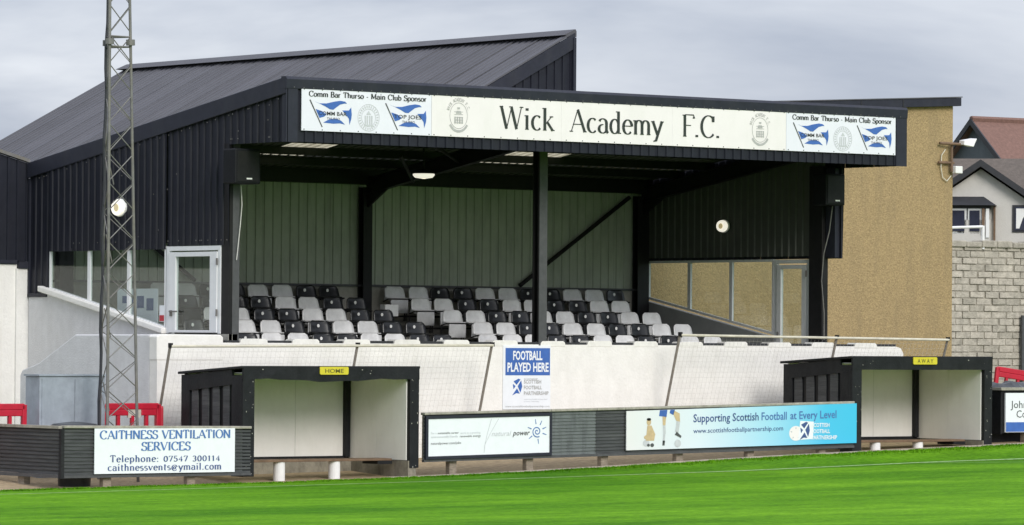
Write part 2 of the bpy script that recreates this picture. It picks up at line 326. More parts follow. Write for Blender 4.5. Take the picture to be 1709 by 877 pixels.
def serif(parent, name, text, o, u, v, h, width, mt, thick=.12, thin=.045, lift=.004, ser=.20, space=None, split=False):
    """lettering laid in the plane of unit vectors u, v from baseline point o, fitted to width"""
    nrm = Vector(u).cross(Vector(v)); u, v, o = Vector(u), Vector(v), Vector(o); s = MB()
    adv = [G[c][0] if c != ' ' or space is None else space for c in text]
    tot = sum(adv); sc = width/h; k = sc/tot if len(text) else 1
    track = 0
    if k > 1.3 and not split: track = (sc-tot*1.3)/max(1, len(text)-1); k = 1.3
    elif split and k > 1.08: track = (sc-tot*1.08)/max(1, len(text)-1); k = 1.08
    x = 0; z = lift
    def P(px, py): return o+u*(px*h)+v*(py*h)+nrm*z
    for ch, a in zip(text, adv):
        if split: s = MB()
        for st in G[ch][1]:
            z += .0006
            dot = len(st) == 2 and abs(st[0][1]-st[1][1]) < .13 and st[0][0] == st[1][0]
            pts = [(p[0], p[1]) for p in st]; L_, R_ = [], []
            for i, p in enumerate(pts):
                q0 = pts[max(0, i-1)]; q1 = pts[min(len(pts)-1, i+1)]
                dx, dy = q1[0]-q0[0], q1[1]-q0[1]; l_ = math.hypot(dx, dy) or 1; dx /= l_; dy /= l_
                wd = thin+(thick-thin)*abs(dy)**1.5
                if dx*dy > 0 and len(pts) == 2 and abs(dx) > .15: wd = thin*1.15
                if dot: wd = thick*1.05
                L_.append((p[0]-dy*wd/2, p[1]+dx*wd/2)); R_.append((p[0]+dy*wd/2, p[1]-dx*wd/2))
            for i in range(len(pts)-1):
                s.quad(*[P(x+q[0]*k, q[1]) for q in (R_[i], R_[i+1], L_[i+1], L_[i])])
        for sp in G[ch][2]:
            z += .0006; y0 = sp[1]-(thin if sp[1] > .3 else 0)
            s.quad(P(x+(sp[0]-ser/2)*k, y0), P(x+(sp[0]+ser/2)*k, y0), P(x+(sp[0]+ser/2)*k, y0+thin), P(x+(sp[0]-ser/2)*k, y0+thin))
        x += a*k+track; z = lift + (z-lift) % .004
        if split and s.v: s.obj('letter', mt, parent)
    if split: return
    o_ = s.obj(name, mt, parent)
    if len(text) > 1: o_['kind'] = 'stuff'
    return o_
dg_tmp = []
def sans(parent, name, text, o, u, v, h, width, mt, bold=0.0, lift=.005, shear=0):
    c = bpy.data.curves.new('lettering', 'FONT'); c.body = text; c.offset = bold; c.shear = shear; c.resolution_u = 2
    t = bpy.data.objects.new('lettering', c); col.objects.link(t); bpy.context.view_layer.update()
    me = bpy.data.meshes.new_from_object(t.evaluated_get(bpy.context.evaluated_depsgraph_get()))
    bpy.data.objects.remove(t); bpy.data.curves.remove(c)
    xs = [q.co.x for q in me.vertices]; x0, x1 = min(xs), max(xs); u, v, o = Vector(u), Vector(v), Vector(o); nrm = u.cross(v)
    off = origin_of(parent).location; kx = width/(x1-x0); kz = h/.729
    for q in me.vertices:
        q.co = o+u*((q.co.x-x0)*kx)+v*(q.co.y*kz)+nrm*lift-off
    me.materials.clear(); me.materials.append(mt)
    ob = bpy.data.objects.new(name, me); col.objects.link(ob); ob.parent = parent; ob['kind'] = 'stuff'; return ob
def flat(s, poly, o, u, v, lift):
    u, v, o = Vector(u), Vector(v), Vector(o); n_ = u.cross(v); s.quad(*[o+u*p[0]+v*p[1]+n_*lift for p in poly]); return s
def ring(s, c, rx, ry, wd, o, u, v, lift, a0=0, a1=360, n=28, spiral=0):
    for i in range(n):
        q = []
        for t, e in ((i, 0), (i+1, 0), (i+1, 1), (i, 1)):
            a = R(a0+(a1-a0)*t/n); g = 1-spiral*t/n
            q.append((c[0]+(rx*g-(wd if e == 0 else 0))*math.cos(a), c[1]+(ry*g-(wd if e == 0 else 0))*math.sin(a)))
        flat(s, q, o, u, v, lift)
UX, UZ = (1, 0, 0), (0, 0, 1)

# ------------------------------------------------------------------ terrain
def interp(tab, x):
    if x <= tab[0][0]: return tab[0][1]
    for (a, za), (b, zb) in zip(tab, tab[1:]):
        if x <= b: t = (x-a)/(b-a); return za+(zb-za)*t
    return tab[-1][1]
ZE = [(-40, -.12), (-14.9, -.045), (-11.7, -.015), (-8.5, .015), (-5.4, .07), (-2.8, .13), (0, .225), (3.7, .36), (6.2, .43), (11.1, .56), (16, .68), (40, .8)]
ZL = [(-40, -.10), (-15.9, -.045), (-11.3, .0), (-5.8, .055), (1.5, .15), (6.9, .27), (9.4, .30), (16, .38), (60, .4)]
def gz(x, y):
    a, b = interp(ZE, x), interp(ZL, x)
    if y >= -3.9: z = a
    elif y >= -5.6: z = a+(b-a)*(-3.9-y)/1.7
    else:
        t = min(1, (-5.6-y)/40); z = b*(1-t)+0.1*t
    if y > 20.4: z += min(4.3, max(0, (y-20.4)*.9)) * max(0, min(1, (x-22)/12))
    return z
def sheet(name, xs, ys, mt, dz, kind='structure', label=None):
    s = MB(); nx = len(xs)
    for y in ys:
        for x in xs: s.v.append((x, y, gz(x, y)+(dz(y) if callable(dz) else dz)))
    for j in range(len(ys)-1):
        for i in range(nx-1): a = j*nx+i; s.f.append((a, a+1, a+nx+1, a+nx))
    o = s.obj(name, mt, None, (0, 0, 0), smooth=True); o['kind'] = kind
    if label: o['label'] = label
    return o
rngx = [-3000, -600, -200, -100, -60]+[-40+1.0*i for i in range(101)]+[80, 120, 300, 1000, 3000]
rngy = [-3000, -800, -200]+[-110+4*i for i in range(24)]+[-14+1.0*i for i in range(60)]+[60, 90, 200, 700, 3000]
sheet('ground', rngx, rngy, M['leafy'], -.03)
pitch_x = [-60+1.0*i for i in range(121)]
pitch_y = [-110+3*i for i in range(30)]+[-20+.5*i for i in range(29)]+[-5.6, -5.2, -4.7, -4.3, -3.9]
sheet('pitch', pitch_x, pitch_y, M['grass'], 0)
sheet('path', [-30+.5*i for i in range(130)], [-3.86, -3.66, -2.8, -2, -1, 0, 1], M['path'], lambda y: -.012+max(0, y+2.8)*.066)
# pale kerb strip by the grass edge
s = MB()
ks = [-6+.75*i for i in range(26)]
for a, b in zip(ks, ks[1:]):
    s = MB(); za, zb = gz(a, -3.7)+.02, gz(b, -3.7)+.02; j = rnd.uniform(-.01, .01)
    s.hexa([(a+.01, -3.86+j, za-.1), (b-.01, -3.86+j, zb-.1), (b-.01, -3.66, zb-.1), (a+.01, -3.66, za-.1), (a+.01, -3.86+j, za), (b-.01, -3.86+j, zb), (b-.01, -3.66, zb), (a+.01, -3.66, za)])
    if a == ks[0]: kerb = tag(bpy.data.objects.new('kerb', None), kind='structure'); col.objects.link(kerb)
    s.obj('kerb_stone', M['kerb'], kerb)
def linestrip(name, pts, wd):
    s = MB(); n_ = 40; P_ = []
    for (a, b) in zip(pts, pts[1:]):
        for i in range(n_): t = i/n_; P_.append((a[0]+(b[0]-a[0])*t, a[1]+(b[1]-a[1])*t))
    P_.append(pts[-1])
    for (x0, y0), (x1, y1) in zip(P_, P_[1:]):
        s.quad((x0, y0-wd/2, gz(x0, y0-wd/2)+.006), (x1, y1-wd/2, gz(x1, y1-wd/2)+.006), (x1, y1+wd/2, gz(x1, y1+wd/2)+.006), (x0, y0+wd/2, gz(x0, y0+wd/2)+.006))
    o = s.obj(name, M['line']); o['kind'] = 'structure'
linestrip('touchline', [(-45, -5.6), (6.4, -5.6), (60, -5.3)], .095)
linestrip('pitch_marking', [(6.3, -5.75), (13.5, -9.6)], .06)
# grass blades along the ragged edge of the turf
s = MB()
for i in range(16000):
    x = rnd.uniform(-17, 14); y = -3.88-abs(rnd.gauss(0, .18)) + .06*math.sin(x*3.1)+.04*math.sin(x*9); h = rnd.uniform(.012, .038); z = gz(x, y); a = rnd.uniform(0, 3.14); d = .012
    s.quad((x-d*math.cos(a), y-d*math.sin(a), z), (x+d*math.cos(a), y+d*math.sin(a), z), (x+rnd.uniform(-.03, .03), y+rnd.uniform(-.03, .03), z+h))
tag(s.obj('turf_edge', M['grass']), 'ragged strip of longer green grass along the edge of the pitch', 'grass', kind='stuff')

# ------------------------------------------------------------------ grandstand
XL, XR, YF, YR, YB = -7.15, 9.3, -1.95, 6.7, 7.4
rz = lambda y: 7.84-.155*(y-YF)            # top of the roof edge
G0 = thing('grandstand', 'covered football grandstand with black ribbed cladding, green rear lining and flat dark canopy', 'grandstand', (1, 3, 0))
sill = lambda y: 2.905+(y-2.16)*.1865
# gables
clad('y', XL, -1, YF, 0.0, K(6.6), lambda u: rz(u)-.05, M['navy'], G0)
clad('y', XL, -1, 0.0, 2.22, K(4.60), lambda u: rz(u)-.05, M['navy'], G0)
clad('y', XL-.034, -1, 2.224, 6.62, K(4.535), lambda u: rz(u)-.05, M['navy'], G0)
clad('y', XL, -1, 6.62, YB, K(3.66), lambda u: rz(u)-.05, M['navy'], G0)
clad('y', XR+.02, 1, YF, YB, lambda u: 6.6 if u < 0 else 4.6, lambda u: rz(u)-.05, M['navy'], G0)
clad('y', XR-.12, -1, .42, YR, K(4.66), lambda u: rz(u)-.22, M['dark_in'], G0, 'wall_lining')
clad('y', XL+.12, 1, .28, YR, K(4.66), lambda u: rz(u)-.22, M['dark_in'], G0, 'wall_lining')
MB().hexa([(XL+.01, YF+.05, 6.62), (XL+.08, YF+.05, 6.62), (XL+.08, 0, 6.62), (XL+.01, 0, 6.62), (XL+.01, YF+.05, rz(YF)-.12), (XL+.08, YF+.05, rz(YF)-.12), (XL+.08, 0, rz(0)-.12), (XL+.01, 0, rz(0)-.12)]).obj('canopy_side_lining', M['steel_black'], G0)
# the end of the right gable seen beside the right post
box('gable_end_flashing', M['navy_trim'], G0, XR-.11, XR+.045, .1, .4, 4.62, 6.6)
for xx in (XL-.055, XR+.055):   # verge flashings
    MB().hexa([(xx-.02, YF-.03, rz(YF)-.30), (xx+.02, YF-.03, rz(YF)-.30), (xx+.02, YB+.05, rz(YB)-.30), (xx-.02, YB+.05, rz(YB)-.30),
               (xx-.02, YF-.03, rz(YF)+.03), (xx+.02, YF-.03, rz(YF)+.03), (xx+.02, YB+.05, rz(YB)+.03), (xx-.02, YB+.05, rz(YB)+.03)]).obj('verge_flashing', M['navy_trim'], G0, bevel=.015)
box('corner_flashing', M['navy_trim'], G0, XL-.045, XL+.02, YB-.02, YB+.04, 3.6, rz(YB)-.3)
box('base_flashing', M['navy_trim'], G0, XL-.05, XL+.02, 6.7, YB+.03, 3.58, 3.66)
# fascia
clad('x', YF, -1, XL, XR, K(6.6), K(7.72), M['navy'], G0, 'fascia_sheet', width=1.17)
s = MB(); s.prism([(XL-.08, YF-.06, 7.64), (XL-.08, YF-.075, 7.82), (XL-.08, YF-.03, 7.875), (XL-.08, YF+.12, 7.875), (XL-.08, YF+.12, 7.64)], (XR-XL+.16, 0, 0)); s.obj('fascia_capping', M['navy_trim'], G0)
for a, b in ((XL-.075, XL+.20), (XR-.24, XR+.075)):
    box('fascia_corner', M['navy_trim'], G0, a, b, YF-.05, YF-.033, 6.59, 7.64)
box('corner_return', M['navy_trim'], G0, XL-.05, XL-.034, YF-.05, YF+.12, 6.59, 7.64)
box('fascia_backing', M['steel_black'], G0, XL+.02, XR-.02, YF+.03, YF+.09, 6.62, 7.62)
# roof sheets with two rooflights
def roof_sheet(x0, x1, y0, y1, mt, name, parent=G0, lift=0):
    prof = rib_profile(x0, x1, .035, .06); s = MB()
    for u, d in prof:
        for y in (y0, y1): s.v.append((u, y, rz(y)-.06-lift+d))
    for i in range(len(prof)-1): s.f.append((2*i, 2*i+2, 2*i+3, 2*i+1))
    return s.obj(name, mt, parent)
edges = []
for a, b, n in ((XL, -2.9, 5), (-2.9, -1.7, 1), (-1.7, 2.9, 5), (2.9, 4.7, 2), (4.7, XR, 5)):
    for i in range(n): edges.append((a+(b-a)*i/n, a+(b-a)*(i+1)/n, a in (-2.9, 2.9)))
for a, b, lit in edges:
    roof_sheet(a, b, YF, 3.302, M['roof_in'], 'roof_sheet', lift=.004); roof_sheet(a, b, 5.148, YB, M['roof_in'], 'roof_sheet', lift=.004)
    roof_sheet(a, b, 3.3, 5.15, M['skylight'] if lit else M['roof_in'], 'rooflight' if lit else 'roof_sheet')
for y in (-1.2, .2, 1.6, 3.0, 4.22, 5.3, 6.4):
    z = rz(y)-.07
    MB().hexa([(XL+.1, y-.03, z-.16), (XR-.1, y-.03, z-.16), (XR-.1, y+.03, z-.165), (XL+.1, y+.03, z-.165), (XL+.1, y-.03, z), (XR-.1, y-.03, z), (XR-.1, y+.03, z-.005), (XL+.1, y+.03, z-.005)]).obj('purlin', M['steel_black'], G0)
# frames: posts, rafters with haunches
def ibeam(s, a, b, up, wd, dp, t=.02):
    a, b, up = Vector(a), Vector(b), Vector(up); d = (b-a).normalized(); sd_ = d.cross(up).normalized(); up = sd_.cross(d)
    def bar(cu, cs, hu, hs):
        p = []
        for e in (a, b):
            for x_, y_ in ((-1, -1), (1, -1), (1, 1), (-1, 1)): p.append(e+up*(cu+hu*y_)+sd_*(cs+hs*x_))
        s.hexa([tuple(q) for q in p])
    bar(dp/2-t/2, 0, t/2, wd/2); bar(-dp/2+t/2, 0, t/2, wd/2); bar(0, 0, dp/2-t, t/2)
for x in (-6.85, 1.02, 8.98):
    s = MB(); ibeam(s, (x, YF+.2, rz(YF+.2)-.42), (x, YR-.2, rz(YR-.2)-.42), (0, 0, 1), .16, .34); s.obj('rafter', M['steel_black'], G0)
    MB().prism([(x-.03, YR-.15, 5.6), (x-.03, YR-.15, rz(YR)-.55), (x-.03, YR-1.1, rz(YR-1.1)-.55)], (.06, 0, 0)).obj('haunch', M['steel_black'], G0)
    s = MB(); ibeam(s, (x, YR-.16, 2.9), (x, YR-.16, 6.1), (0, 1, 0), .24 if 0 < x < 5 else .34, .20); s.obj('rear_post', M['steel_black'], G0)
s = MB(); ibeam(s, (.82, .11, 1.8), (.82, .11, 7.2), (0, 1, 0), .22, .20, .03); s.obj('front_post', M['steel_black'], G0)
tag(bpy.data.objects[s and 'front_post'], None)
box('post_cover', M['steel_grey'], G0, .72, .93, -.012, .008, 1.8, 6.9)
box('corner_post', M['steel_black'], G0, XL-.01, XL+.07, .0, .27, 1.9, 6.62)
box('corner_post', M['steel_grey'], G0, XL+.07, XL+.24, .0, .25, 1.9, 6.62, .01)
box('corner_post', M['steel_black'], G0, 9.10, 9.28, .42, .86, 1.9, 6.65, .01)
box('eaves_beam', M['steel_black'], G0, XL+.2, XR-.2, YR-.35, YR-.05, 6.16, 6.42)
box('rear_rail', M['steel_grey'], G0, XL+.15, XR-.15, YR-.09, YR-.02, 3.90, 3.95)
for a, b in (((5.43, 3.98), (8.66, 6.07)), ((-3.5, 3.98), (-6.6, 6.07))):
    MB().tube((a[0], YR-.12, a[1]), (b[0], YR-.12, b[1]), .05, 8).obj('wind_brace', M['steel_black'], G0)
MB().tube((1.1, 3.2, 6.55), (-1.2, 1.6, 7.0), .04, 6).obj('roof_brace', M['steel_black'], G0)
MB().tube((1.1, 4.9, 6.2), (-.6, 3.1, 6.65), .04, 6).obj('roof_brace', M['steel_black'], G0)
# rear wall
clad('x', YR, 1, XL+.1, XR-.1, K(3.94), K(6.45), M['green_in'], G0, 'rear_lining_sheet', .028)
box('rear_backing', M['navy'], G0, XL+.02, XR-.02, YB-.06, YB, 2.5, 6.35)
box('rear_ledge', M['ledge'], G0, XL+.1, XR-.1, YR-.02, YR+.3, 2.4, 3.90)
# terraces
ft = [2.06+.26*i for i in range(5)]
floor0 = 1.75
box('walkway', M['concrete'], G0, XL+.05, XR-.05, .28, 1.7, 1.2, 1.72)
for i in range(6):
    y0 = 1.70+.93*(i-0)-.0; z1 = 1.72+.262*i+.02
    box('terrace_step', M['concrete'], G0, XL+.05, XR-.05, y0, min(y0+.93, YR-.03), 1.0, z1, .01)
STEPZ = lambda i: 1.74+.262*i
# right inner dado, left outer lower wall
MB().prism([(XR-.14, .95, 1.7), (XR-.14, YR, 1.7), (XR-.14, YR, sill(YR)-.06), (XR-.14, 2.1, sill(2.1)-.06), (XR-.14, 2.1, 1.74), (XR-.14, .95, 1.74)], (.16, 0, 0)).obj('side_wall', M['grey_low'], G0)
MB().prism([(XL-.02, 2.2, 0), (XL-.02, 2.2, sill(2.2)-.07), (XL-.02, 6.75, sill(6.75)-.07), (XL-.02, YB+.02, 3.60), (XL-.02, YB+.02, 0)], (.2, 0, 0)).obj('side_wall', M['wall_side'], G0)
MB().prism([(XL-.14, 2.2, sill(2.2)-.09), (XL-.14, 2.2, sill(2.2)+.03), (XL-.14, 6.9, sill(6.9)+.03), (XL-.14, 6.9, sill(6.9)-.09)], (.30, 0, 0)).obj('window_sill', M['wall_white'], G0, bevel=.02)
s = MB()
for i in range(60):
    y_ = rnd.uniform(-1.8, 7.2); zlo = 6.7 if y_ < 0 else 4.7; z_ = rnd.choice((rz(y_)-.36, rz(y_)-.36, zlo, rnd.uniform(zlo, rz(y_)-.4)))
    s.tube((XL-.04, y_, z_), (XL-.05, y_, z_), .012, 6)
s.obj('cladding_screws', M['galv'], G0)['kind'] = 'stuff'
s = MB()
for i in range(36): s.tube((-2.0+rnd.random()*9.3, 7.5, 0), (0, 0, 0), .0001, 3) if False else None
for i in range(70):
    y_ = YF-.052; x_ = XL+.1+i*.235; s.tube((x_, y_-.008, 7.665), (x_, y_-.02, 7.665), .010, 6)
s.obj('fascia_screws', M['galv'], G0)['kind'] = 'stuff'
# windows: frames, panes, door, both sides
def side_glazing(x, ys, dy0, dy1, dz0, sgn, fm, door_lab):
    wd = thing_w = None
    t = .055
    for a, b in zip(ys, ys[1:]):
        s = MB()
        za, zb_ = sill(a)+.0, sill(b)+.0
        s.hexa([(x, a, za), (x+t, a, za), (x+t, a+.05, za), (x, a+.05, za), (x, a, 4.6), (x+t, a, 4.6), (x+t, a+.05, 4.6), (x, a+.05, 4.6)])
        s.hexa([(x, b-.05, zb_), (x+t, b-.05, zb_), (x+t, b, zb_), (x, b, zb_), (x, b-.05, 4.6), (x+t, b-.05, 4.6), (x+t, b, 4.6), (x, b, 4.6)])
        s.box(x+.001, x+t-.001, a+.05, b-.05, 4.545, 4.598)
        s.hexa([(x+.001, a+.05, sill(a+.05)+.03-.03), (x+t-.001, a+.05, sill(a+.05)), (x+t-.001, b-.05, sill(b-.05)), (x+.001, b-.05, sill(b-.05)),
                (x+.001, a+.05, sill(a+.05)+.055), (x+t-.001, a+.05, sill(a+.05)+.055), (x+t-.001, b-.05, sill(b-.05)+.055), (x+.001, b-.05, sill(b-.05)+.055)])
        wf = s.obj('window', fm, G0)
        MB().prism([(x+t/2-.003, a+.045, sill(a)+.05), (x+t/2-.003, b-.045, sill(b)+.05), (x+t/2-.003, b-.045, 4.55), (x+t/2-.003, a+.045, 4.55)], (.006, 0, 0)).obj('pane', M['glass'], wf)
    s = MB(); e = .07
    s.box(x-.01, x+e, dy0, dy0+.09, dz0, 4.59); s.box(x-.01, x+e, dy1-.09, dy1, dz0, 4.59); s.box(x-.009, x+e-.001, dy0+.09, dy1-.09, 4.50, 4.588)
    s.obj('door_frame', fm, G0, bevel=.006)
    s = MB(); i0, i1 = dy0+.10, dy1-.10; q = (i1-i0)*.145
    s.box(x-.03, x+.05, i0, i0+q, dz0+.02, 4.47); s.box(x-.03, x+.05, i1-q, i1, dz0+.02, 4.47)
    s.box(x-.029, x+.049, i0+q, i1-q, dz0+.02, dz0+.07); s.box(x-.029, x+.049, i0+q, i1-q, 4.38, 4.469)
    d = s.obj('door', fm, G0, bevel=.006)
    MB().prism([(x+.01, i0+q-.01, dz0+.06), (x+.01, i1-q+.01, dz0+.06), (x+.01, i1-q+.01, 4.39), (x+.01, i0+q-.01, 4.39)], (.006, 0, 0)).obj('pane', M['glass'], d)
    hs = MB(); hx = x-.06; hs.box(hx, x-.03, i1-q*.6, i1-q*.35, dz0+.35 if sgn > 0 else dz0+.85, dz0+.47 if sgn > 0 else dz0+.97); hs.box(hx-.015, hx, i1-q*1.5, i1-q*.35, dz0+.43, dz0+.46); hs.obj('handle', M['galv'], d)
    for hz in (dz0+.35, 4.2): MB().tube((x-.045, i0-.02, hz), (x-.045, i0-.02, hz+.14), .02, 6).obj('hinge', M['galv'], d)
side_glazing(XL-.02, [2.24, 3.61, 5.1, 6.62], .28, 2.20, 2.83, 1, M['upvc'], 'l')
side_glazing(XR-.13, [2.12, 3.58, 5.04, 6.52], .90, 2.08, 2.0, -1, M['upvc_in'], 'r')
box('threshold', M['ledge'], G0, XL-.02, XL+.2, .0, 2.2, 1.0, 2.825)
# the floor inside the left door
# stair block left of the gable
ST = thing('stair_block', 'rendered side stair block with a level landing and sloping parapet below the white glazed door', 'stair wall', (-8, 2.5, 0))
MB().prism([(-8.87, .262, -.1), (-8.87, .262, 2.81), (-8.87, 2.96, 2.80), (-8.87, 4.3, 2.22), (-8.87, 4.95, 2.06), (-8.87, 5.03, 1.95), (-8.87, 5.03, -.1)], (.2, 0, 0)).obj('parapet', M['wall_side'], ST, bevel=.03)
MB().prism([(-8.66, .2, -.1), (-8.66, .2, 2.74), (-8.66, 2.9, 2.74), (-8.66, 5.0, 1.6), (-8.66, 5.0, -.1)], (1.48, 0, 0)).obj('landing', M['concrete'], ST)
# terrace front wall with coping stones
TW = thing('terrace_wall', 'long white rendered front wall of the stand topped by alternating black and white coping stones', 'wall', (1, 0, 0))
tw = MB().prism([(-8.87, -.01, -.2), (11.18, -.01, -.2), (11.18, -.01, 2.50), (11.10, -.01, 2.62), (10.95, -.01, 2.655), (-8.87, -.01, 2.655)], (0, .26, 0)).obj('wall_face', M['wall_white'], TW)
MB().prism([(-8.88, -.02, 2.3), (-7.3, -.02, 2.3), (-7.3, -.02, 2.76), (-7.36, -.02, 2.81), (-8.80, -.02, 2.815), (-8.88, -.02, 2.77)], (0, .28, 0)).obj('parapet_end', M['wall_white'], TW, bevel=.02)
me_w = []
k = 0; x = .79-.64*12
x = .79-1.277*6-.638
i = 0
while x < 10.9:
    a, b = max(x, -7.28), min(x+.638, 11.0); white = i % 2 == 1
    if b-a > .1:
        jz = rnd.uniform(-.006, .006)
        if white: s = MB().prism([(a-.02, -.016, 2.615), (b+.02, -.016, 2.615), (b+.01, -.016, 2.70+jz), (b-.04, -.016, 2.735+jz), (a+.04, -.016, 2.735+jz), (a-.01, -.016, 2.70+jz)], (0, .29, 0))
        else: s = MB().prism([(a+.035, -.005, 2.657), (b-.035, -.005, 2.657), (b-.035, -.005, 2.705+jz), (a+.035, -.005, 2.705+jz)], (0, .27, 0))
        s.obj('coping_stone', M['coping_w'] if white else M['coping_b'], TW, bevel=.008)
    x += .638; i += 1

# ------------------------------------------------------------------ seats
def smooth_back():
    s = MB(); nu, nv = 9, 8; rows = []
    def P(u, v, off):
        z = .52+.30*v; hw = .275-.025*v
        if v > .72: q = (v-.72)/.28; hw -= .055*(1-math.sqrt(max(0, 1-q*q)))+.02*q
        c = u*hw; y = .07*v-.03+.045*(1-u*u)+off - (0.02 if v < .12 else 0)
        return (c, y, z)
    for off in (0, .022):
        for j in range(nv+1):
            for i in range(nu+1): s.v.append(P(-1+2*i/nu, j/nv, off))
    W_ = nu+1; n1 = W_*(nv+1)
    for j in range(nv):
        for i in range(nu):
            a = j*W_+i; s.f.append((a, a+1, a+W_+1, a+W_)); a += n1; s.f.append((a+W_, a+W_+1, a+1, a))
    for j in range(nv):
        a = j*W_; s.f.append((a, a+W_, a+W_+n1, a+n1)); a = j*W_+nu; s.f.append((a+n1, a+W_+n1, a+W_, a))
    for i in range(nu):
        a = i; s.f.append((a+n1, a+1+n1, a+1, a)); a = nv*W_+i; s.f.append((a, a+1, a+1+n1, a+n1))
    return s
def seat_proto(kind):
    mt = M['seat_grey'] if kind == 'grey' else M['seat_black']
    t = thing('stadium_seat', 'x', 'seat', (0, 0, 0))
    smooth_back().obj('backrest', mt, t, smooth=True, local=True)
    s = MB(); s.prism([(-.275, .03, .50), (-.275, -.09, .505), (-.275, -.12, .52), (-.275, -.125, .55), (-.275, -.09, .57), (-.275, .04, .575)], (.55, 0, 0)); s.obj('seat_shell', mt, t, bevel=.012, local=True)
    s = MB(); s.box(-.235, .235, -.185, -.145, .22, .52); s.obj('seat_pan', mt, t, bevel=.018, local=True)
    s = MB(); s.tube((-.29, -.16, .535), (.29, -.16, .535), .014, 6)
    for sx_ in (-.29, .29): s.tube((sx_, -.16, .535), (sx_, .05, .48), .014, 6); s.tube((sx_, .02, .42), (sx_, .06, .06), .016, 6)
    s.box(-.31, .31, .04, .075, .14, .18); s.obj('frame', M['steel_black'], t, local=True)
    if kind == 'black':
        s = MB(); n_ = 12; ring_ = [(-.06+.032*math.cos(2*math.pi*i/n_), -.012, .71+.036*math.sin(2*math.pi*i/n_)) for i in range(n_)]
        s.prism(ring_[::-1], (0, -.008, 0)); s.obj('number_disc', M['white_plastic'], t, local=True)
    return t
protos = {'G': seat_proto('grey'), 'B': seat_proto('black')}; used = {'G': False, 'B': False}
ORD = ['first', 'second', 'third', 'fourth', 'fifth', 'sixth', 'seventh', 'eighth', 'ninth', 'tenth', 'eleventh', 'twelfth', 'thirteenth']
SEATS = [  # row: (name, y, left block (x0, colours), right block)
 ('back row', 6.35, 5, (-2.02-.635*4, 'GGBBGGBB'), (1.68, 'GGBBGGBBGGB')),
 ('second row from the back', 5.42, 4, (-3.24-.635*2, 'BBBBGGBB'), (1.70, 'GGBBGGBBGG')),
 ('middle row', 4.49, 3, (-3.82-.635*1, 'GGBBGGBB'), (1.85, 'GGBBGGBBGG')),
 ('second row from the front', 3.56, 2, (-4.30-.635*2, 'BBGGBBGGBB'), (1.98, 'GGBBGGBBGG')),
 ('front row', 2.63, 1, (-4.89-.635*1, 'BBGGBBGGBB'), (1.42, 'GGGBBGGBBGG')),
]
seat_z = [None]
for rn, yy, ri, lb, rb in SEATS:
    for side, (x0, cs) in (('left', lb), ('right', rb)):
        for k, ch in enumerate(cs):
            xx = x0+k*.6355
            if xx > 8.7: continue
            if used[ch]: o = copy_tree(protos[ch])
            else: o = protos[ch]; used[ch] = True
            o.location = (xx, yy-.05, 3.09-.262*(5-ri)+rnd.uniform(-.004, .004)); o.rotation_euler = (rnd.uniform(-.03, .03), rnd.uniform(-.012, .012), rnd.uniform(-.035, .035))
            o['group'] = 'plastic tip-up seats in the stand'
            o['label'] = '%s seat, %s in the %s, %s of the aisle' % ('light grey' if ch == 'G' else 'glossy black', ORD[k], rn, side)
# grey step box in the aisle
t = thing('control_box', 'small grey box on a short stand near the foot of the rear steel post', 'box', (.62, 5.15, STEPZ(4)))
box('body', M['seat_grey'], t, .44, .80, 5.0, 5.2, 3.24, 3.50, .012); box('stand', M['steel_black'], t, .58, .66, 5.06, 5.14, STEPZ(4)-.05, 3.24)

# ------------------------------------------------------------------ fascia signs
YS = YF-.055
def board(name, label, x0, x1, z0, z1, mt, y=YS, panels=None, cat='sign', frame=None):
    t = thing(name, label, cat, ((x0+x1)/2, y, z0)); ps = panels or [x0, x1]
    for a, b in zip(ps, ps[1:]): box('sign_panel', mt, t, a+.001, b-.001, y, y+.02, z0, z1)
    return t
def rivets(t, x0, x1, z0, z1, y, step=.42):
    s = MB(); n_ = int((x1-x0)/step)
    for i in range(n_+1):
        x_ = x0+.06+(x1-x0-.12)*i/n_
        for z_ in (z0+.025, z1-.025): s.tube((x_, y, z_), (x_, y-.008, z_), .012, 6)
    s.obj('rivets', M['ink_soft'], t)['kind'] = 'stuff'
SZ0, SZ1 = 6.825, 7.66
main = board('club_name_sign', 'long cream fascia sign reading Wick Academy F.C. between two round crests', -3.66, 5.84, SZ0, SZ1, M['sign_white'], panels=[-3.66, -.32, 2.66, 5.84])
serif(main, 'lettering', 'Wick', (-1.93, YS, 7.03), UX, UZ, .46, 1.42, M['ink'], .148, .042, ser=.19, split=True)
serif(main, 'lettering', 'Academy', (-.10, YS, 7.03), UX, UZ, .46, 2.50, M['ink'], .148, .042, ser=.19, split=True)
serif(main, 'lettering', 'F.C.', (2.92, YS, 7.03), UX, UZ, .46, 1.08, M['ink'], .148, .042, ser=.19, split=True)
rivets(main, -3.66, 5.84, SZ0, SZ1, YS)
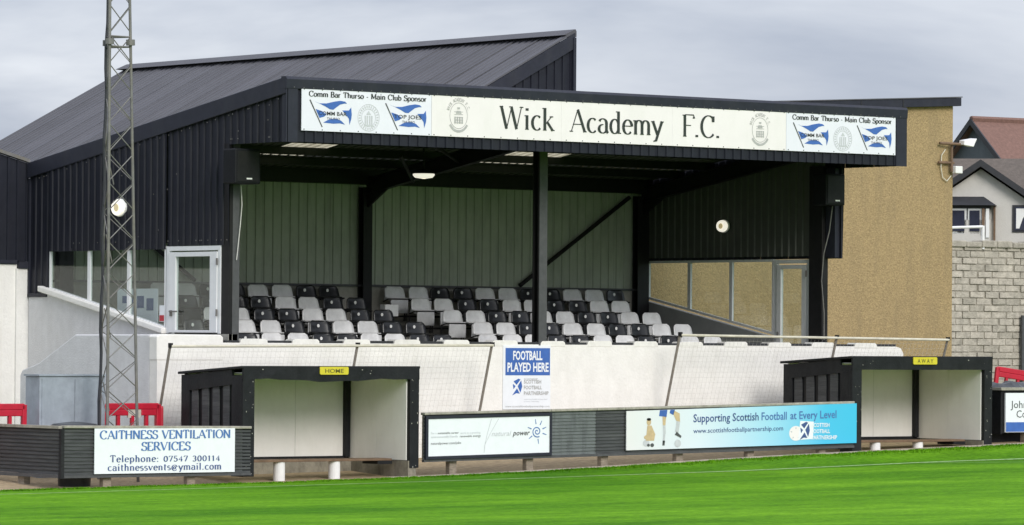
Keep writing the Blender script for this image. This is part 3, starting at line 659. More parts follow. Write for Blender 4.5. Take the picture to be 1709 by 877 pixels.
def crest(t, cx, cz, rx, ry, mt, name='crest', words='WICK ACADEMY F.C.'):
    s = MB(); o_ = (cx, YS, cz)
    ring(s, (0, 0), rx*.76, ry*.76, .012, o_, UX, UZ, .004); 
    # castle figure in the middle
    for q in (-.09, -.03, .03, .09): flat(s, [(q-.018, -ry*.45), (q+.018, -ry*.45), (q+.018, -.02), (q-.018, -.02)], o_, UX, UZ, .0045)
    for q in range(5): flat(s, [(-.11, -ry*.42+q*.055), (.11, -ry*.42+q*.055), (.11, -ry*.42+q*.055+.012), (-.11, -ry*.42+q*.055+.012)], o_, UX, UZ, .0052)
    flat(s, [(-.07, .04), (.07, .04), (.05, .10), (-.05, .10)], o_, UX, UZ, .0045); flat(s, [(-.03, .13), (.03, .13), (.035, .17), (-.035, .17)], o_, UX, UZ, .0045)
    s.obj(name, mt, t)
    n_ = len(words)
    for i, ch in enumerate(words):
        if ch == ' ': continue
        a = R(158-136*i/(n_-1)); ux = Vector((math.sin(a), 0, -math.cos(a))); vz = Vector((math.cos(a), 0, math.sin(a)))
        p = Vector(o_)+Vector((math.cos(a)*rx*.84, 0, math.sin(a)*ry*.84))-ux*.02
        serif(t, 'crest_letter', ch, p, ux, vz, .065, .04, mt, .2, .12)
    for i, ch in enumerate('FOUNDED'):
        a = R(222+96*i/6); ux = Vector((-math.sin(a), 0, math.cos(a))); vz = Vector((-math.cos(a), 0, -math.sin(a)))
    s = MB(); ring(s, (0, 0), rx*.97, ry*.97, .05, o_, UX, UZ, .0045, 215, 325, 9)
    s.obj('crest_band', mt, t)
crest(main, -2.98, 7.25, .30, .35, M['grey_ink']); crest(main, 5.10, 7.24, .30, .35, M['grey_ink'])
def flag(t, ox, oz, word1, word2, sc=1.0):
    o_ = (ox, YS, oz); K_ = lambda pts: [((a-290)/344*sc, -(b-320)/438*sc) for a, b in pts]
    s = MB()
    def curve(pts, lift): flat(s, K_(pts)[::-1], o_, UX, UZ, lift)
    curve([(325, 330), (375, 348), (440, 346), (500, 328), (560, 316), (605, 322), (622, 340), (600, 340), (560, 352), (520, 384), (500, 402), (470, 400), (430, 376), (380, 352)], .004)
    curve([(340, 402), (375, 412), (400, 420), (440, 450), (415, 470), (376, 484)], .004)
    curve([(580, 405), (640, 402), (660, 372), (666, 440), (662, 480), (646, 537), (640, 480), (612, 440)], .004)
    curve([(408, 525), (450, 500), (480, 488), (530, 484), (570, 500), (606, 536), (560, 526), (500, 532), (450, 528)], .004)
    s.obj('flag', M['blue_ink'], t)
    s = MB(); flat(s, K_([(284, 320), (294, 316), (405, 566), (396, 568)])[::-1], o_, UX, UZ, .0045); s.obj('flag_pole', M['ink_soft'], t)
    sans(t, 'lettering', word1, (ox+.22*sc, YS, oz-.31*sc), UX, UZ, .085*sc, .74*sc, M['ink'], .01, .0065)
    sans(t, 'lettering', word2, (ox+.44*sc, YS, oz-.405*sc), UX, UZ, .055*sc, .34*sc, M['ink_soft'], 0, .0065)
def seal(t, cx, cz, rx, ry):
    s = MB(); o_ = (cx, YS, cz)
    ring(s, (0, 0), rx, ry, .012, o_, UX, UZ, .004); ring(s, (0, 0), rx*.66, ry*.66, .012, o_, UX, UZ, .004)
    for i in range(26):
        a = R(i*360/26); b_ = a+.11
        flat(s, [(rx*.72*math.cos(a), ry*.72*math.sin(a)), (rx*.9*math.cos(a), ry*.9*math.sin(a)), (rx*.9*math.cos(b_), ry*.9*math.sin(b_)), (rx*.72*math.cos(b_), ry*.72*math.sin(b_))], o_, UX, UZ, .0045)
    for q in (-.08, -.03, .03, .08): flat(s, [(q-.015, -.14), (q+.015, -.14), (q+.015, .04), (q-.015, .04)], o_, UX, UZ, .0045)
    flat(s, [(-.11, -.17), (.11, -.17), (.11, -.14), (-.11, -.14)], o_, UX, UZ, .005); flat(s, [(-.06, .06), (.06, .06), (0, .14)], o_, UX, UZ, .005)
    s.obj('seal', M['grey_ink_soft'], t)
for x0, x1, lab in ((-6.86, -3.665, 'left'), (5.845, 9.03, 'right')):
    t = board('sponsor_sign', 'pale blue-white sponsor panel with two blue flags at the %s end of the fascia' % lab, x0, x1, SZ0, SZ1, M['sign_blue_white'])
    serif(t, 'lettering', 'Comm Bar Thurso - Main Club Sponsor', (x0+.17, YS, 7.50), UX, UZ, .105, 2.9, M['ink'], .2, .11)
    flag(t, x0+.20, 7.43, 'COMM BAR', 'THURSO', .93); flag(t, x0+2.05, 7.43, 'TOP JOES', 'THURSO', .93); seal(t, x0+1.63, 7.13, .27, .27)
    rivets(t, x0, x1, SZ0, SZ1, YS)

# poster on the wall
t = thing('poster', 'white poster headed FOOTBALL PLAYED HERE in a blue box on the white wall', 'poster', (.4, -.02, 1.3))
box('poster_sheet', M['white_ink'], t, -.24, 1.03, -.03, -.015, 1.30, 2.635)
s = MB(); flat(s, [(-.18, 2.01), (1.01, 2.01), (1.01, 2.58), (-.18, 2.58)], (0, -.03, 0), UX, UZ, .003); s.obj('blue_box', M['blue_ink'], t)
sans(t, 'lettering', 'FOOTBALL', (.02, -.03, 2.335), UX, UZ, .19, .78, M['white_ink'], .03, .006)
sans(t, 'lettering', 'PLAYED HERE', (-.13, -.03, 2.09), UX, UZ, .19, 1.10, M['white_ink'], .03, .006)
def sfp(t, ox, y, oz, k, cm, tm):
    o_ = (ox, y, oz); s = MB()
    for pl in ([(.02, .30), (.16, .36), (.22, .34), (.11, .22)], [(.24, .32), (.27, .18), (.22, .04), (.14, .19)], [(-.02, -.02), (.10, .03), (.20, .02), (.12, .14)], [(.0, .24), (.08, .19), (.02, .12)]):
        flat(s, [(p[0]*k, p[1]*k) for p in pl], o_, UX, UZ, .005)
    s.obj('saltire', cm, t)
    for i, wd in enumerate(('SCOTTISH', 'FOOTBALL', 'PARTNERSHIP')):
        sans(t, 'lettering', wd, (ox+.32*k, y, oz+(.25-.13*i)*k), UX, UZ, .085*k, (.50, .52, .72)[i]*k, tm, .02, .006)
sfp(t, .02, -.03, 1.61, .92, M['blue_ink'], M['grey_ink'])
sans(t, 'lettering', 'IN PARTNERSHIP', (.32, -.03, 1.92), UX, UZ, .03, .36, M['grey_ink'], 0, .005)
for i, z_ in enumerate((1.50, 1.455)): sans(t, 'lettering', 'supporting football at every level' if i == 0 else 'in every community', (.32, -.03, z_), UX, UZ, .025, .62 if i == 0 else .4, M['grey_ink_soft'], 0, .005)
sans(t, 'lettering', 'www.scottishfootballpartnership.com', (-.18, -.03, 1.345), UX, UZ, .04, 1.18, M['grey_ink'], 0, .005)

# ------------------------------------------------------------------ lamps and loudspeakers
def bulkhead(name, lab, x, sgn, y, z, k=1.0):
    t = thing(name, lab, 'lamp', (x, y, z))
    def disc(ry, rz_, x0, x1, nm, mt):
        ry *= k; rz_ *= k
        n_ = 20; s = MB(); s.prism([(x0, y+ry*math.cos(2*math.pi*i/n_)*sgn*-1, z+rz_*math.sin(2*math.pi*i/n_)) for i in range(n_)], (x1-x0, 0, 0)); s.obj(nm, mt, t, bevel=.015)
    disc(.27, .21, x, x+sgn*.05, 'lamp_base', M['white_plastic']); disc(.24, .185, x+sgn*.05, x+sgn*.11, 'lens', M['lens']); disc(.10, .09, x+sgn*.11, x+sgn*.125, 'element', M['lens_in'])
bulkhead('bulkhead_lamp', 'white oval bulkhead lamp on the outer left gable behind the mast', XL-.03, -1, 3.89, 5.41, .9)
bulkhead('bulkhead_lamp', 'white oval bulkhead lamp on the inner right wall above the windows', XR-.16, -1, 3.77, 5.37, .72)
t = thing('hanging_lamp', 'lit-looking white oval lamp hanging under the canopy left of the centre post', 'lamp', (0, 3.4, 6.4))
P_ = Vector((.25, 3.4, 6.30))
o = MB().lathe(tuple(P_), [(.05, -.10), (.19, -.08), (.235, -.03), (.235, 0), (.18, .02)], 18).obj('lens', M['lens'], t, smooth=True)
MB().lathe(tuple(P_), [(.24, .005), (.25, .02), (.18, .07), (.08, .1)], 18).obj('housing', M['steel_black'], t, smooth=True)
MB().tube((P_.x, P_.y, P_.z+.08), (P_.x, P_.y, rz(3.4)-.1), .02, 6).obj('stem', M['steel_black'], t)
def speaker(lab, x0, x1, y0, y1, z0, z1):
    t = thing('loudspeaker', lab, 'loudspeaker', ((x0+x1)/2, y0, z0))
    box('cabinet', M['speaker'], t, x0, x1, y0, y1, z0, z1, .03)
    box('grille', M['steel_black'], t, x0+.05, x1-.05, y0-.012, y0-.001, z0+.05, z1-.05, .01)
    box('badge', M['white_plastic'], t, x0+.27, x0+.40, y0-.018, y0-.013, z0+.09, z0+.12)
    s = MB(); s.box(x0+.1, x1-.1, y1+.002, y1+.12, (z0+z1)/2-.04, (z0+z1)/2+.04); s.obj('bracket', M['steel_black'], t)
speaker('black loudspeaker hung at the top of the left corner post under the canopy', -7.42, -6.80, -.55, -.12, 5.80, 6.50)
speaker('black loudspeaker hung at the top of the right corner post under the canopy', 8.55, 9.12, -.30, .15, 5.76, 6.46)
s = MB(); pts = [(-6.93, -.06, 5.78), (-6.92, -.08, 5.4), (-6.95, -.07, 5.0), (-6.99, -.06, 4.6), (-7.02, -.05, 4.3)]
for a, b in zip(pts, pts[1:]): s.tube(a, b, .010, 6)
tag(s.obj('cable', M['net'], None, (-6.95, -.06, 5)), 'cream cable dangling below the left loudspeaker', 'cable')
s = MB(); pts = [(9.0, -.02, 5.75), (9.02, .1, 5.2), (8.95, .2, 4.7), (8.98, .3, 4.1), (9.06, .3, 3.4), (9.08, .32, 2.8)]
for a, b in zip(pts, pts[1:]): s.tube(a, b, .013, 6)
tag(s.obj('cable', M['galv'], None, (9, .1, 5)), 'pale cable running down the right corner post', 'cable')
# small red and white notice at the door
t = thing('door_notice', 'small white notice with a red symbol stuck on the glass beside the left door', 'notice', (XL-.04, 2.33, 3.1))
box('notice_sheet', M['white_ink'], t, XL-.032, XL-.026, 2.26, 2.44, 3.07, 3.40)
box('notice_symbol', M['red'], t, XL-.036, XL-.0325, 2.27, 2.43, 3.08, 3.20)
# banner behind the glass
t = thing('banner', 'pale lilac banner with dark marks leaning behind the left side windows', 'banner', (-6.7, 4, 2.9))
box('banner_sheet', M['sign_blue_white'], t, -6.72, -6.70, 3.2, 4.7, 3.0, 3.75)
for a, b, c_, d_ in ((3.35, 3.6, 3.3, 3.55), (3.7, 3.95, 3.35, 3.6), (4.1, 4.5, 3.45, 3.6)): box('banner_mark', M['navy_ink'], t, -6.728, -6.722, a, b, c_, d_)

# ------------------------------------------------------------------ rear hall, tan wall, left white building
H = thing('rear_hall', 'tall dark hall behind the stand with a steep grey corrugated roof', 'building', (3, 17, 0))
hz = lambda x: 9.86-.5216*(7.71-x)
for i in range(20):
    y0 = 7.6+18.7*i/20; y1 = y0+18.7/20; prof = rib_profile(y0+.003, y1-.003, .022, .10); s = MB(); lift = rnd.uniform(0, .012)
    for u, d in prof:
        for x_ in (-2.2, 7.62): s.v.append((x_, u, hz(x_)+d+lift))
    for k_ in range(len(prof)-1): s.f.append((2*k_+1, 2*k_+3, 2*k_+2, 2*k_))
    s.obj('roof_sheet', M['roofs'][(0, 1, 2, 0, 2, 1, 0, 1, 2, 2)[i % 10]], H)
    # lap joint shows as a thin proud strip
    MB().hexa([(-2.2, y0-.02, hz(-2.2)+.02), (7.62, y0-.02, hz(7.62)+.02), (7.62, y0+.05, hz(7.62)+.02), (-2.2, y0+.05, hz(-2.2)+.02), (-2.2, y0-.02, hz(-2.2)+.04), (7.62, y0-.02, hz(7.62)+.04), (7.62, y0+.05, hz(7.62)+.04), (-2.2, y0+.05, hz(-2.2)+.04)]).obj('sheet_lap', M['roof'], H)
box('deck', M['navy'], H, -2.2, 7.5, 7.65, 26.2, 4.2, 4.6)
MB().prism([(7.40, 7.5, hz(7.4)+.13), (7.76, 7.5, 9.98), (7.79, 7.5, 9.93), (7.79, 7.5, 9.80)], (0, 18.9, 0)).obj('ridge_capping', M['roof'], H)
clad('x', 7.55, -1, -2.2, 7.66, K(4), lambda u: hz(u)-.1, M['navy'], H)
MB().hexa([(-2.2, 7.46, hz(-2.2)-.33), (7.72, 7.46, hz(7.72)-.33), (7.72, 7.5, hz(7.72)-.33), (-2.2, 7.5, hz(-2.2)-.33), (-2.2, 7.46, hz(-2.2)+.02), (7.72, 7.46, hz(7.72)+.02), (7.72, 7.5, hz(7.72)+.02), (-2.2, 7.5, hz(-2.2)+.02)]).obj('verge_flashing', M['navy_trim'], H)
MB().hexa([(-2.2, 7.48, hz(-2.2)+.03), (7.6, 7.48, hz(7.6)+.03), (7.6, 7.66, hz(7.6)+.03), (-2.2, 7.66, hz(-2.2)+.03), (-2.2, 7.48, hz(-2.2)+.075), (7.6, 7.48, hz(7.6)+.075), (7.6, 7.66, hz(7.6)+.075), (-2.2, 7.66, hz(-2.2)+.075)]).obj('verge_roll', M['roofs'][1], H)
box('corner_flashing', M['navy_trim'], H, 7.66, 7.74, 7.44, 7.6, 4, 9.78)
box('end_wall', M['navy'], H, 7.60, 7.70, 7.62, 26.3, 4, 9.7)
box('far_wall', M['navy'], H, -2.2, 7.6, 26.2, 26.3, 1, 4.7)

TN = thing('tan_hall', 'tan pebbledashed hall with a dark verge standing behind the right end of the stand', 'building', (15, 9, 0))
MB().prism([(7.8, 7.45, 0), (19.85, 7.45, 0), (19.85, 7.45, 8.64), (14.2, 7.45, 8.33), (7.8, 7.45, 7.9)], (0, .3, 0)).obj('front_wall', M['tan'], TN)
MB().prism([(19.83, 7.75, 0), (19.83, 24, 0), (19.83, 24, 8.5), (19.83, 7.75, 8.6)], (-.3, 0, 0)).obj('side_wall', M['tan'], TN)
s = MB(); s.prism([(7.9, 7.30, 7.98), (20.0, 7.30, 8.645), (20.0, 7.30, 8.85), (7.9, 7.30, 8.18)], (0, .16, 0)); s.obj('verge', M['navy_trim'], TN, bevel=.01)
s = MB(); s.prism([(7.9, 7.28, 8.185), (20.02, 7.28, 8.856), (20.02, 7.28, 8.88), (7.9, 7.28, 8.21)], (0, 17, 0)); s.obj('roof', M['roof'], TN)
for x_ in (16.6, 18.0): box('verge_joint', M['dark_trim'], TN, x_, x_+.02, 7.285, 7.30, 8.5+.055*(x_-17), 8.66+.055*(x_-17))

LB = thing('white_annexe', 'white rendered building with dark ribbed upper cladding left of the stand', 'building', (-12, 9, 0))
tz = lambda x: 6.44+(-7.2-x)*.26
clad('x', 7.5, -1, -16, -7.16, K(4.34), lambda u: tz(u)-.02, M['navy'], LB)
MB().hexa([(-16, 7.42, tz(-16)-.0), (-7.16, 7.42, tz(-7.16)), (-7.16, 7.56, tz(-7.16)), (-16, 7.56, tz(-16)), (-16, 7.42, tz(-16)+.07), (-7.16, 7.42, tz(-7.16)+.07), (-7.16, 7.56, tz(-7.16)+.07), (-16, 7.56, tz(-16)+.07)]).obj('verge_trim', M['galv'], LB)
box('wall', M['wall_white'], LB, -16, -7.42, 7.50, 7.8, -.1, 4.27)
box('pilaster', M['wall_white'], LB, -7.46, -6.9, 7.44, 7.8, -.1, 4.18)
box('wall_flashing', M['navy_trim'], LB, -16, -7.44, 7.45, 7.52, 4.28, 4.36)
box('wall_flashing', M['navy_trim'], LB, -7.43, -6.9, 7.40, 7.46, 4.185, 4.33)
box('drain_pipe', M['pole'], LB, -7.93, -7.87, 7.44, 7.495, 0, 3.1)
MB().prism([(-16, 7.6, tz(-16)-.03), (-7.16, 7.6, tz(-7.16)-.03), (-7.16, 7.6, 4), (-16, 7.6, 4)], (0, 9, 0)).obj('roof', M['navy'], LB)

# ------------------------------------------------------------------ dugouts
def dugout(lab, x0, x1, zf, zb0, depth, sign, jl, jr, sx0, sx1, sz0, sz1, inner_top, floor_z, sag=False):
    t = thing('dugout', lab, 'dugout', ((x0+x1)/2, -2.6, floor_z)); yf, yb = -3.5, -3.5+depth
    rzf = lambda y: zf-(y-yf)*(.13/depth)
    # roof
    MB().hexa([(x0-.03, yf-.03, rzf(yf)-.05), (x1+.03, yf-.03, rzf(yf)-.05), (x1+.03, yb+.08, rzf(yb)-.05), (x0-.03, yb+.08, rzf(yb)-.05),
               (x0-.03, yf-.03, rzf(yf)), (x1+.03, yf-.03, rzf(yf)), (x1+.03, yb+.08, rzf(yb)), (x0-.03, yb+.08, rzf(yb))]).obj('roof', M['dug_black'], t, bevel=.01)
    s = MB(); n_ = 14
    for i in range(n_):
        a, b = x0+(x1-x0)*i/n_, x0+(x1-x0)*(i+1)/n_
        ja, jb = [(.025*math.sin(v*2.1+1)+.012*math.sin(v*7)) if sag else 0 for v in (a, b)]
        s.hexa([(a, yf-.045, inner_top+ja), (b, yf-.045, inner_top+jb), (b, yf, inner_top+jb), (a, yf, inner_top+ja), (a, yf-.05+ja*.5, zf-.04), (b, yf-.05+jb*.5, zf-.04), (b, yf, zf-.04), (a, yf, zf-.04)])
    s.obj('fascia', M['dug_black'], t)
    box('jamb', M['dug_black'], t, x0, jl, yf-.04, yf+.06, zb0, inner_top+.03, .01)
    box('jamb', M['dug_black'], t, jr, x1, yf-.04, yf+.06, zb0+.12, inner_top+.03, .01)
    # outer side framing (left) with slots between upright slats
    for a, b in ((yb-.28, yb), (yf, yf+.35)): box('side_board', M['dug_black'], t, x0+.005, x0+.06, a, b, zb0, rzf(yb)-.06)
    MB().hexa([(x0+.004, yf+.35, rzf(yf)-.36), (x0+.061, yf+.35, rzf(yf)-.36), (x0+.061, yb-.28, rzf(yb)-.36), (x0+.004, yb-.28, rzf(yb)-.36), (x0+.004, yf+.35, rzf(yf)-.06), (x0+.061, yf+.35, rzf(yf)-.06), (x0+.061, yb-.28, rzf(yb)-.06), (x0+.004, yb-.28, rzf(yb)-.06)]).obj('side_rail', M['dug_black'], t)
    ya, yz_ = yf+.35, yb-.28; w5 = (yz_-ya)/4
    for i in range(4): box('side_slat', M['hoard'], t, x0+.03, x0+.055, ya+w5*i+.10, ya+w5*(i+1)-.04, zb0+.1, rzf(yf)-.33)
    box('side_lining', M['steel_black'], t, x0+.064, x0+.075, yf+.08, yb-.02, zb0+.1, inner_top+.1)
    box('side_lining', M['dug_white'], t, x0+.078, x0+.10, yf+.08, yb-.02, zb0+.3, inner_top+.1)
    ym = (yf+yb)/2
    for a, b in ((yf+.062, ym), (ym+.006, yb-.06)): box('lining_panel', M['dug_white'], t, jr-.02, jr, a, b, zb0+.27, inner_top+.12)
    box('outer_side', M['dug_black'], t, jr+.01, x1-.01, yf+.06, yb, zb0+.1, rzf(yb)-.06)
    xs = [x0+.10, x0+1.2, jr-1.30, jr-.02]
    for i, (a, b) in enumerate(zip(xs, xs[1:])): box('lining_panel', M['dug_white'], t, a+.003, b-.003, yb-.06, yb-.04, zb0+.3, inner_top+.12)
    box('back_board', M['dug_black'], t, x0+.01, x1-.01, yb-.035, yb, zb0, rzf(yb)-.06)
    box('inner_post', M['dug_black'], t, jr-.14, jr-.025, yb-.16, yb-.061, zb0+.29, inner_top+.12)
    box('ceiling', M['dug_white'], t, x0+.1, jr, yf+.07, yb-.06, inner_top+.13, inner_top+.145)
    box('skirting', M['dug_black'], t, x0+.1, jr-.02, yb-.10, yb-.062, zb0+.24, zb0+.31)
    box('base', M['dug_base'], t, x0+.1, jr-.02, yb-.20, yb-.101, floor_z-.12, zb0+.245)
    MB().box(jr-.03, x1-.05, yf-.02, yb-.21, floor_z-.1, zb0+.26).obj('base', M['dug_base'], t)
    box('floor', M['path'], t, x0+.08, jr-.03, yf, yb-.2, floor_z-.2, floor_z-.0)
    s = MB()
    for i in range(26):
        z_ = zb0+rnd.random()*(inner_top-zb0); x_ = rnd.choice((rnd.uniform(x0+.02, jl-.02), rnd.uniform(jr+.02, x1-.02))); q_ = rnd.uniform(.006, .02)
        s.box(x_, x_+q_, yf-.043, yf-.0405, z_, z_+q_*rnd.uniform(.6, 2.2))
    for i in range(5):
        x_ = rnd.uniform(x0, x1-.05); q_ = rnd.uniform(.008, .03); z_ = zf-rnd.uniform(.06, .2); s.box(x_, x_+q_, yf-.055, yf-.0515, z_, z_+q_*.6)
    s.obj('paint_chips', M['ledge'], t)['kind'] = 'stuff'
    sg = thing('name_plate', 'yellow plate reading %s on the front edge of the %s dugout' % (sign, 'left' if x0 < 0 else 'right'), 'sign', ((sx0+sx1)/2, yf-.07, sz0))
    s = MB(); c_ = .02; s.prism([(sx0+c_, yf-.075, sz0), (sx1-c_, yf-.075, sz0), (sx1, yf-.075, sz0+c_), (sx1, yf-.075, sz1-c_), (sx1-c_, yf-.075, sz1), (sx0+c_, yf-.075, sz1), (sx0, yf-.075, sz1-c_), (sx0, yf-.075, sz0+c_)], (0, .02, 0)); s.obj('plate', M['yellow'], sg)
    sans(sg, 'lettering', ' '.join(sign) if sign == 'AWAY' else sign, (sx0+.12, yf-.075, sz0+.035), UX, UZ, sz1-sz0-.07, sx1-sx0-.24, M['yellow_ink'], .01)
    return t
dugout('black left dugout with HOME plate, pale lining and a sagging front edge', -9.27, -5.08, 2.225, .12, 2.05, 'HOME', -9.0, -5.30, -7.50, -6.82, 2.06, 2.21, 1.95, 0, True)
dugout('black right dugout with AWAY plate, pale lining and a straight front edge', 6.39, 10.5, 2.46, .38, 2.15, 'AWAY', 6.66, 10.27, 8.12, 8.82, 2.285, 2.44, 2.17, .40)
def bench(lab, x0, x1, z, gzs, cyl):
    t = thing('bench', lab, 'bench', ((x0+x1)/2, -3.0, gzs)); box('bench_top', M['bench_wood'], t, x0, x1, -3.12, -2.62, z-.045, z, .008)
    box('bench_edge', M['dug_black'], t, x1-.35, x1, -3.125, -2.62, z-.11, z-.046)
    for c_ in cyl: MB().tube((c_, -2.99, gzs-.05), (c_, -2.99, z-.046), .115, 20).obj('bench_leg', M['post_white'], t, smooth=False)
bench('brown plank bench on white pipe legs in the left dugout', -8.95, -5.42, .42, 0, (-8.03, -6.72))
bench('brown plank bench on white pipe legs in the right dugout', 6.7, 10.1, .66, .42, (7.56, 8.81))

# ------------------------------------------------------------------ hoardings
def ribbed(name, mt, parent, x0, x1, y, zb_, zt_, n_, alongy=False, depth=.018):
    """horizontally ribbed board; zb_, zt_ functions of x"""
    s = MB(); K2 = []
    for i in range(n_):
        a = i/n_; K2 += [(a, 0), (a+.55/n_, 0), (a+.62/n_, depth), (a+.93/n_, depth)]
    K2.append((1, 0)); k0 = 0
    for xx in (x0, x1):
        for q, d in K2:
            z = zb_(xx)+(zt_(xx)-zb_(xx))*q; s.v.append((xx, y+d, z) if not alongy else (y+d, xx, z))
    n2 = len(K2)
    for i in range(n2-1):
        qd = (i, n2+i, n2+i+1, i+1); s.f.append(qd if not alongy else qd[::-1])
    return s.obj(name, mt, parent)
def hoarding(lab, x0, x1, zb_, zt_, joints, posts, mats, y=-3.55):
    t = thing('hoarding', lab, 'fence', ((x0+x1)/2, y, gz((x0+x1)/2, y)))
    e = [x0]+joints+[x1]
    for i, (a, b) in enumerate(zip(e, e[1:])):
        ribbed('hoarding_panel', mats[i % len(mats)], t, a+.004, b-.004, y, zb_, zt_, 13)
        MB().hexa([(a+.01, y+.03, zb_(a)), (b-.01, y+.03, zb_(b)), (b-.01, y+.06, zb_(b)), (a+.01, y+.06, zb_(a)), (a+.01, y+.03, zt_(a)), (b-.01, y+.03, zt_(b)), (b-.01, y+.06, zt_(b)), (a+.01, y+.06, zt_(a))]).obj('backing_board', M['timber'], t)
        MB().hexa([(a+.003, y-.04, zt_(a)), (b-.003, y-.04, zt_(b)), (b-.003, y+.10, zt_(b)), (a+.003, y+.10, zt_(a)), (a+.003, y-.04, zt_(a)+.05), (b-.003, y-.04, zt_(b)+.05), (b-.003, y+.10, zt_(b)+.05), (a+.003, y+.10, zt_(a)+.05)]).obj('capping', M['cap_timber'], t, bevel=.01)
        MB().hexa([(a+.003, y-.03, zb_(a)-.05), (b-.003, y-.03, zb_(b)-.05), (b-.003, y+.05, zb_(b)-.05), (a+.003, y+.05, zb_(a)-.05), (a+.003, y-.03, zb_(a)-.002), (b-.003, y-.03, zb_(b)-.002), (b-.003, y+.05, zb_(b)-.002), (a+.003, y+.05, zb_(a)-.002)]).obj('bottom_rail', M['steel_grey'], t)
    for p in posts:
        box('post', M['timber'], t, p-.09, p+.09, y+.065, y+.20, gz(p, y)-.1, zt_(p)-.02, .015)
    return t
lin = lambda x0, z0, x1, z1: (lambda x: z0+(z1-z0)*(x-x0)/(x1-x0))
hl = hoarding('black ribbed hoarding at the left corner of the pitch carrying the ventilation sign', -13.3, -9.09, lin(-13.3, .20, -9.0, .20), lin(-13.3, 1.07, -9.0, 1.03), [], [-12.28, -10.40], [M['hoard']])
ribbed('hoarding_panel', M['hoard'], hl, -3.50, -.2, -13.33, K(.22), K(1.06), 12, True)
box('capping', M['cap_timber'], hl, -13.37, -13.24, -3.5, -.2, 1.06, 1.11)
box('corner_post', M['dug_black'], hl, -13.36, -13.29, -3.585, -3.50, .14, 1.06)
box('post', M['timber'], hl, -13.29, -13.15, -2.2, -2.0, -.15, 1.0); box('bottom_rail', M['steel_grey'], hl, -13.36, -13.28, -3.49, -.2, .15, .215)
h2 = hoarding('long ribbed hoarding between the two dugouts, black fading to grey', -4.98, 6.42, lin(-4.98, .40, 6.48, .575), lin(-4.98, 1.27, 6.48, 1.455), [-4.85, -1.80, -.62, .13, 3.2], [-4.19, -2.26, -.33, 1.66, 3.6, 5.6], [M['hoard'], M['hoard'], M['hoard_grey'], M['hoard'], M['hoard'], M['hoard']])
# sign helper on sloping hoardings
def hsign(name, label, x0, x1, z00, z01, z10, z11, mt, y=-3.60, frame=None):
    """z00,z01: bottom and top at x0; z10,z11 at x1"""
    t = thing(name, label, 'sign', ((x0+x1)/2, y, z00))
    MB().hexa([(x0, y, z00), (x1, y, z10), (x1, y+.02, z10), (x0, y+.02, z00), (x0, y, z01), (x1, y, z11), (x1, y+.02, z11), (x0, y+.02, z01)]).obj('sign_panel', mt, t)
    if frame:
        g = .06; f_ = MB(); Y0, Y1 = y-.012, y+.03
        f_.hexa([(x0-g, Y0, z00-g), (x1+g, Y0, z10-g), (x1+g, Y1, z10-g), (x0-g, Y1, z00-g), (x0-g, Y0, z00), (x1+g, Y0, z10), (x1+g, Y1, z10), (x0-g, Y1, z00)])
        f_.hexa([(x0-g, Y0, z01), (x1+g, Y0, z11), (x1+g, Y1, z11), (x0-g, Y1, z01), (x0-g, Y0, z01+g), (x1+g, Y0, z11+g), (x1+g, Y1, z11+g), (x0-g, Y1, z01+g)])
        f_.hexa([(x0-g, Y0, z00), (x0, Y0, z00), (x0, Y1, z00), (x0-g, Y1, z00), (x0-g, Y0, z01), (x0, Y0, z01), (x0, Y1, z01), (x0-g, Y1, z01)])
        f_.hexa([(x1, Y0, z10), (x1+g, Y0, z10), (x1+g, Y1, z10), (x1, Y1, z10), (x1, Y0, z11), (x1+g, Y0, z11), (x1+g, Y1, z11), (x1, Y1, z11)])
        f_.obj('frame', frame, t)
    return t
# ventilation sign
t = hsign('advertising_sign', 'white sign with blue serif lettering CAITHNESS VENTILATION SERVICES on the left hoarding', -12.64, -9.49, .22, 1.06, .22, 1.045, M['white_ink'])
yy = -3.60; cz = -12.54
serif(t, 'lettering', 'CAITHNESS VENTILATION', (-12.53, yy, .865), UX, UZ, .155, 2.94, M['blue_txt'], .19, .075)
serif(t, 'lettering', 'SERVICES', (-11.61, yy, .645), UX, UZ, .155, 1.11, M['blue_txt'], .19, .075)
serif(t, 'lettering', 'Telephone: 07547 300114', (-12.30, yy, .435), UX, UZ, .125, 2.47, M['navy_ink'], .17, .07)
serif(t, 'lettering', 'caithnessvents@ymail.com', (-12.35, yy, .275), UX, UZ, .125, 2.55, M['navy_ink'], .17, .07)
# power sign
sl = (.62-.52)/(6.48-.14)
U2 = Vector((1, 0, .0165)).normalized()
t = hsign('advertising_sign', 'white framed sign with a blue spiral sun logo on the centre hoarding', -4.90, -1.86, .46, 1.19, .51, 1.24, M['white_ink'], frame=M['navy_trim'])
sans(t, 'lettering', 'natural', (-3.33, yy, .845), U2, UZ, .105, .50, M['grey_ink_soft'], 0, shear=.3)
sans(t, 'lettering', 'power', (-2.80, yy, .855), U2, UZ, .105, .44, M['ink_soft'], .015, shear=.3)
for i, (tx, w_, mm) in enumerate((('For a ', .13, 'grey_ink_soft'), ('sustainable career', .52, 'ink_soft'), ('work in a growing', .50, 'grey_ink_soft'))):
    sans(t, 'lettering', tx, (-4.83+(0, .16, .72)[i], yy, .895), U2, UZ, .045, w_, M[mm])
sans(t, 'lettering', 'environmentally friendly', (-4.83, yy, .82), U2, UZ, .045, .66, M['grey_ink_soft']); sans(t, 'lettering', 'renewable energy', (-4.12, yy, .83), U2, UZ, .045, .52, M['ink_soft'])
sans(t, 'lettering', 'naturalpower.com/jobs', (-4.83, yy, .69), U2, UZ, .05, .74, M['ink_soft'])
s = MB(); o_ = (-2.18, yy, .93); ring(s, (0, 0), .135, .125, .022, o_, UX, UZ, .004, 300, -360, 44, .85); s.obj('sun_spiral', M['blue_txt'], t)
s = MB()
